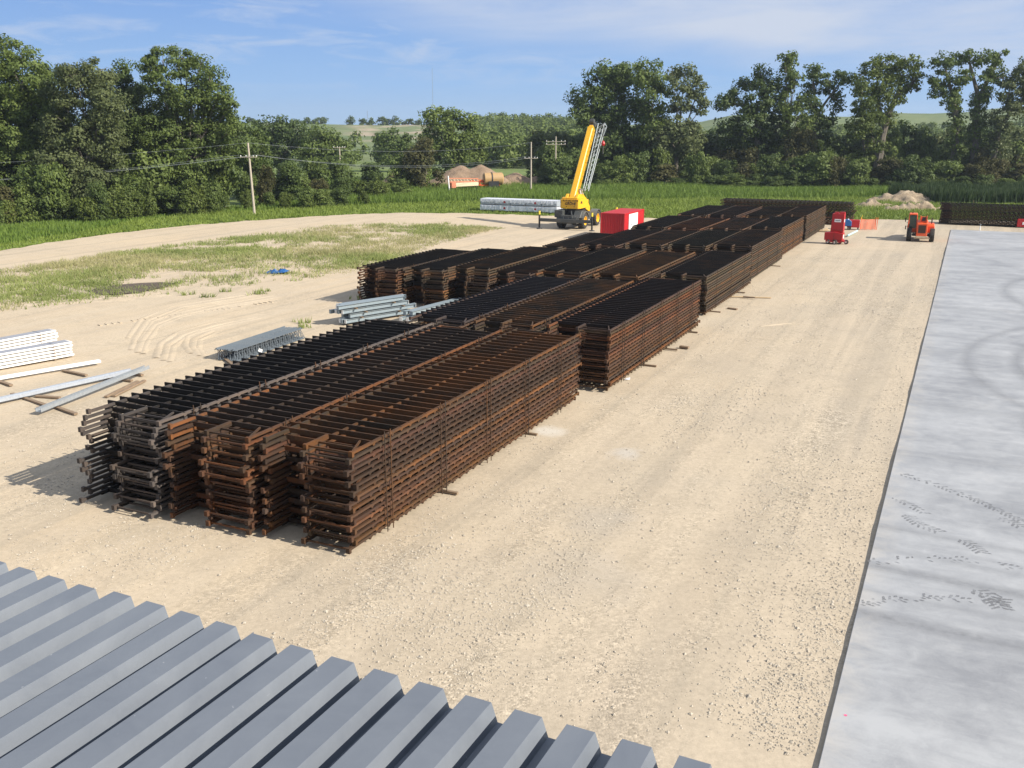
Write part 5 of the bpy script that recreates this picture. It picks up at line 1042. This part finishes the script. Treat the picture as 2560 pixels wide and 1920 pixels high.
for i, dx in enumerate((-1.15, .7, 1.15)): wire(p1+Vector((dx,-.1,-1.45)), w0b+Vector((dx*.6,0,0)), .5, ['lower overhead wire running left from the pale pole, outermost', 'lower overhead wire running left from the pale pole, middle', 'lower overhead wire running left from the pale pole, innermost'][i])
wire(p1, p3+Vector((0,0,-.1)), 1.2, 'topmost overhead wire from the pale pole to the pole by the sand heap'); wire(p1+Vector((.7,-.1,-1.45)), p3+Vector((-.8,-.1,-2.3)), 1.4, 'lower overhead wire from the pale pole to the pole by the sand heap, near one'); wire(p1+Vector((1.15,-.1,-1.45)), p3+Vector((.8,-.1,-2.3)), 1.6, 'lower overhead wire from the pale pole to the pole by the sand heap, far one')
def mast(label, x, yt, Y):
    p = at_depth(x, yt, Y); zb = hill_z(p.x, Y); t = thing('radio_mast', label, 'mast', (p.x, Y, zb-.2)); H = p.z-zb; b = MB(); s = .22
    for k in range(3): a = 2*math.pi*k/3; b.tube((s*math.cos(a), s*math.sin(a), 0), (s*.5*math.cos(a), s*.5*math.sin(a), H), .05, n=4)
    n = int(H/2)
    for q in range(n):
        for k in range(3): a = 2*math.pi*k/3; c = 2*math.pi*(k+1)/3; b.tube((s*math.cos(a), s*math.sin(a), H*q/n*.98), (s*.8*math.cos(c), s*.8*math.sin(c), H*(q+1)/n*.98), .03, n=3)
    b.build('lattice_mast', M['galvgrey'], t)
mast('very tall thin radio mast above the double topped tree', 1080, 168, 645.); mast('small thin mast among the ridge trees', 918, 276, 640.)

# ------------------------------------------------------------------ metal stock on the left
def sheet_stack(label, end, far, n, wd, lh, seed):
    d = Vector(far)-Vector(end); L = d.length+3.5; t = thing('sheet_stack', label, 'sheet stack', end, math.atan2(d.y, d.x), 'stacks of white sheet metal'); r = random.Random(seed)
    for k in range(n):
        z = .06+k*lh; e = r.uniform(-.05,.05); b = MB(); b.box(e, L, -wd, 0, z, z+lh*.60); o = b.build('sheet_bundle', M['sheetwhite'], t, bevel=.008)
        if k == n-1: q = MB(); q.box(e+.06, L, -wd+.015, -.02, z+lh*.60+.002, z+lh*.60+.008); q.build('top_sheet', M['sheetgrey'], o)
        q = MB(); q.box(e-.03, e+.0, -wd*.9, -.04, z+.02, z+lh*.55); q.build('sheet_ends', M['sheetwhite'], o)
    for x in (.85, 3.6, 6.4):
        s = MB(); s.box(x, x+.035, -wd-.004, .006, .06, .06+n*lh-lh*.2); s.build('strap', M['sheetgrey'], t)
        for k in range(n): s = MB(); s.box(x-.04, x+.06, -wd, .02, .06+k*lh-lh*.28, .06+k*lh-.002); s.build('spacer', M['timber'], t)
# end corner at the near right; the stack runs back towards the left edge, width away from the camera
sheet_stack('white sheet metal stack at the left edge, front one with five layers', at(184,892), at(0,926), 5, .62, .148, 1)
sheet_stack('white sheet metal stack at the left edge, rear one with fewer layers in view', at(146,861), at(0,890), 5, .62, .148, 2)
def purlin(p, q, prof, m_, label):
    p, q = Vector(p), Vector(q); d = q-p; b = MB(); b.prism(prof, 'x', 0, d.length); o = b.build('purlin', M[m_], loc=p); o.rotation_euler = d.to_track_quat('X', 'Z').to_euler(); return tag(o, label, 'purlin', 'long steel purlins on the sand')
CH = lambda w_, h_, t_=.012: [(-w_/2,0),(w_/2,0),(w_/2,h_),(w_/2-.03,h_),(w_/2-.03,h_-t_),(w_/2-t_,h_-t_),(w_/2-t_,t_),(-w_/2+t_,t_),(-w_/2+t_,h_-t_),(-w_/2+.03,h_-t_),(-w_/2+.03,h_),(-w_/2,h_)]
purlin(at(-60,958,.1), at(250,905,.1), [(-.12,0),(.12,0),(.12,.11),(-.12,.11)], 'sheetwhite', 'long white purlin lying in front of the white sheet stacks')
purlin(at(-60,1016,.12), at(332,929,.12), CH(.34,.13), 'galv', 'bright blue grey channel purlin crossing under the duller one')
purlin(at(96,1030,.14), at(368,921,.30), CH(.26,.14), 'galvgrey', 'dull grey channel purlin lying across the bright one')
for (a, b_, lb) in (((158,926),(216,938),'short brown timber sticking out before the white purlin, right'),((-10,950),(28,963),'short brown timber sticking out before the white purlin, left'),((30,984),(112,1012),'weathered timber under the bright channel, left end'),((120,1010),(190,1035),'weathered timber under the dull channel, next to the stack'),((90,990),(150,994),'thin brown board lying between the two channels'),((240,941),(330,952),'weathered timber under the right ends of the channels'),((330,933),(356,938),'small dark timber at the tip of the dull channel'),
    ((264,992),(345,953),'pale weathered plank on the sand, left of a parallel pair'),((284,990),(362,951),'darker weathered plank on the sand, right of a parallel pair'),((546,883),(590,918),'leaning weathered plank by the joist pile'),((96,1018),(100,1022),'stub of timber by the dull channel')):
    timber(at(*a,.05), at(*b_,.05), .15, .07, lb, 'plank', 'timber', 'loose timbers on the sand')
# bar joists, tipped over against one another
def joists():
    A, B = at(600,905), at(768,846); d = B-A; L = d.length; rz = math.atan2(d.y, d.x); nrm = Vector((-math.sin(rz), math.cos(rz), 0)); first = None
    for k in range(11):
        if first is None:
            t = thing('bar_joist', 'x', 'bar joist', A, rz, 'tipped row of bar joists'); h = .52
            for (z, nm) in ((h,'top_chord'),(.03,'bottom_chord')): b = MB(); b.box(0, L, -.045, -.006, z-.03, z); b.box(0, L, .006, .045, z-.03, z); b.box(0,L,-.05,.05,z,z+.006); b.build(nm, M['joist'], t)
            b = MB(); n = 15
            for i in range(n): x = L*i/n; b.tube((x,0,.03),(x+L/n/2,0,h-.01),.014,n=5); b.tube((x+L/n/2,0,h-.01),(x+L/n,0,.03),.014,n=5)
            b.build('web', M['joist'], t); first = t
        else: t = dup(first)
        t.location = A+nrm*(.10+k*.115)+d.normalized()*random.uniform(-.12,.12)+Vector((0,0,.02)); t.rotation_euler = (R(-14-k*.4), 0, rz+R(random.uniform(-.3,.3)))
        t['label'] = ['grey bar joist at the front of the tipped row, its web in view','grey bar joist at the back of the tipped row'][0 if k == 0 else 1] if k in (0,10) else 'grey bar joist packed inside the tipped row'
    tg = MB(); tg.box(-.09,.09,-.01,.01,-.07,.07); o = tg.build('tag', M['white'], None, loc=at(651,876,.5)); o.rotation_euler = (R(-20),R(20),0); tag(o, 'white paper tag hanging on the front bar joist', 'tag')
joists()
def ibeam(L, h=.20, wd=.17):
    t_ = .014; return [(-wd/2,0),(wd/2,0),(wd/2,t_),(t_/2,t_),(t_/2,h-t_),(wd/2,h-t_),(wd/2,h),(-wd/2,h),(-wd/2,h-t_),(-t_/2,h-t_),(-t_/2,t_),(-wd/2,t_)]
def beam_pile(A, B, tiers, where, shift):
    d = B-A; L = d.length; rz = math.atan2(d.y, d.x); e = d.normalized(); nrm = Vector((-math.sin(rz), math.cos(rz), 0)); tn = ['bottom','second','third','top']
    if len(tiers) == 2: tn = ['bottom','top']
    z = .09
    for ti, cnt in enumerate(tiers):
        for k in range(cnt):
            t = thing('steel_beam', 'grey primed steel beam in the %s tier of the %s, %s' % (tn[ti], where, ['front','second','third','fourth','fifth'][k]+' from the front' if k else 'at the front'), 'beam', A+nrm*(.1+k*.19)+e*(random.uniform(-.25,.25)+shift[ti])+Vector((0,0,z)), rz, 'grey steel beams')
            b = MB(); b.prism(ibeam(L), 'x', 0, L); bo = b.build('beam_body', M['greyprime'], t)
            for x in (-.012, L): b = MB(); b.box(x, x+.012, -.10, .10, -.01, .21); b.build('end_plate', M['white'] if (k+ti) % 2 == 0 else M['greyprime'], t)
        if ti < len(tiers)-1:
            for f in (.22, .8): timber(A+e*(L*f+shift[ti])-nrm*.18+Vector((0,0,z+.235)), A+e*(L*f+shift[ti])+nrm*(.25+.19*cnt)+Vector((0,0,z+.235)), .09, .06, 'timber spacer above the %s tier of the %s, %s' % (tn[ti], where, 'left' if f < .5 else 'right'), 'timber_spacer', 'timber', 'spacers in the beam piles')
        z += .275
    for f in (.2,.82): timber(A+e*L*f-nrm*.35+Vector((0,0,.04)), A+e*L*f+nrm*1.2+Vector((0,0,.04)), .1, .08, 'timber bearer on the sand under the %s, %s' % (where, 'left' if f < .5 else 'right'), 'timber_bearer', 'timber', 'bearers under the beam piles')
beam_pile(at(866,813), at(1028,786), [4,4,4,4], 'larger beam pile', [0,.3,-.35,-.25])
beam_pile(at(1026,806), at(1150,772), [3,3], 'smaller beam pile', [0,.2])
# blue tarp crumpled in the weeds
tp = MB(); n = 9; c = at(694,683); vs = []
for i in range(n):
    for j in range(n): x, y = -1+2*i/(n-1), -1+2*j/(n-1); vs.append((x*.85, y*.45, .04+.34*random.random()*(1-max(abs(x),abs(y))**4)+.12*max(0,x)))
tp.add(vs, [(i*n+j, i*n+j+1, (i+1)*n+j+1, (i+1)*n+j) for i in range(n-1) for j in range(n-1)]); tag(tp.build('tarpaulin', M['blue'], None, loc=c, rz=R(-15)), 'crumpled bright blue tarpaulin lying in the weeds', 'tarpaulin')
lt = MB(); c = at(1568,950); lt.add([c+Vector(q) for q in ((-.12,0,.02),(.1,-.05,.02),(.14,.08,.1),(-.05,.1,.06))], [(0,1,2,3)]); tag(lt.build('scrap', M['plastic'], None), 'scrap of white plastic on the gravel beside the second stack', 'litter')

#%%HAZE
hb_ = MB(); hb_.box(-2600, 2600, -310, 2700, -1.2, 62); hm = bpy.data.materials.new('thin_haze'); hm.use_nodes = True; hn = hm.node_tree; hn.nodes.clear()
ho = hn.nodes.new('ShaderNodeOutputMaterial'); hv = hn.nodes.new('ShaderNodeVolumePrincipled'); hv.inputs['Density'].default_value = 0.00018; hv.inputs['Color'].default_value = (0.72, 0.84, 1.0, 1); hv.inputs['Anisotropy'].default_value = 0.2
hn.links.new(hv.outputs[0], ho.inputs['Volume']); kind(hb_.build('haze', hm), 'stuff')
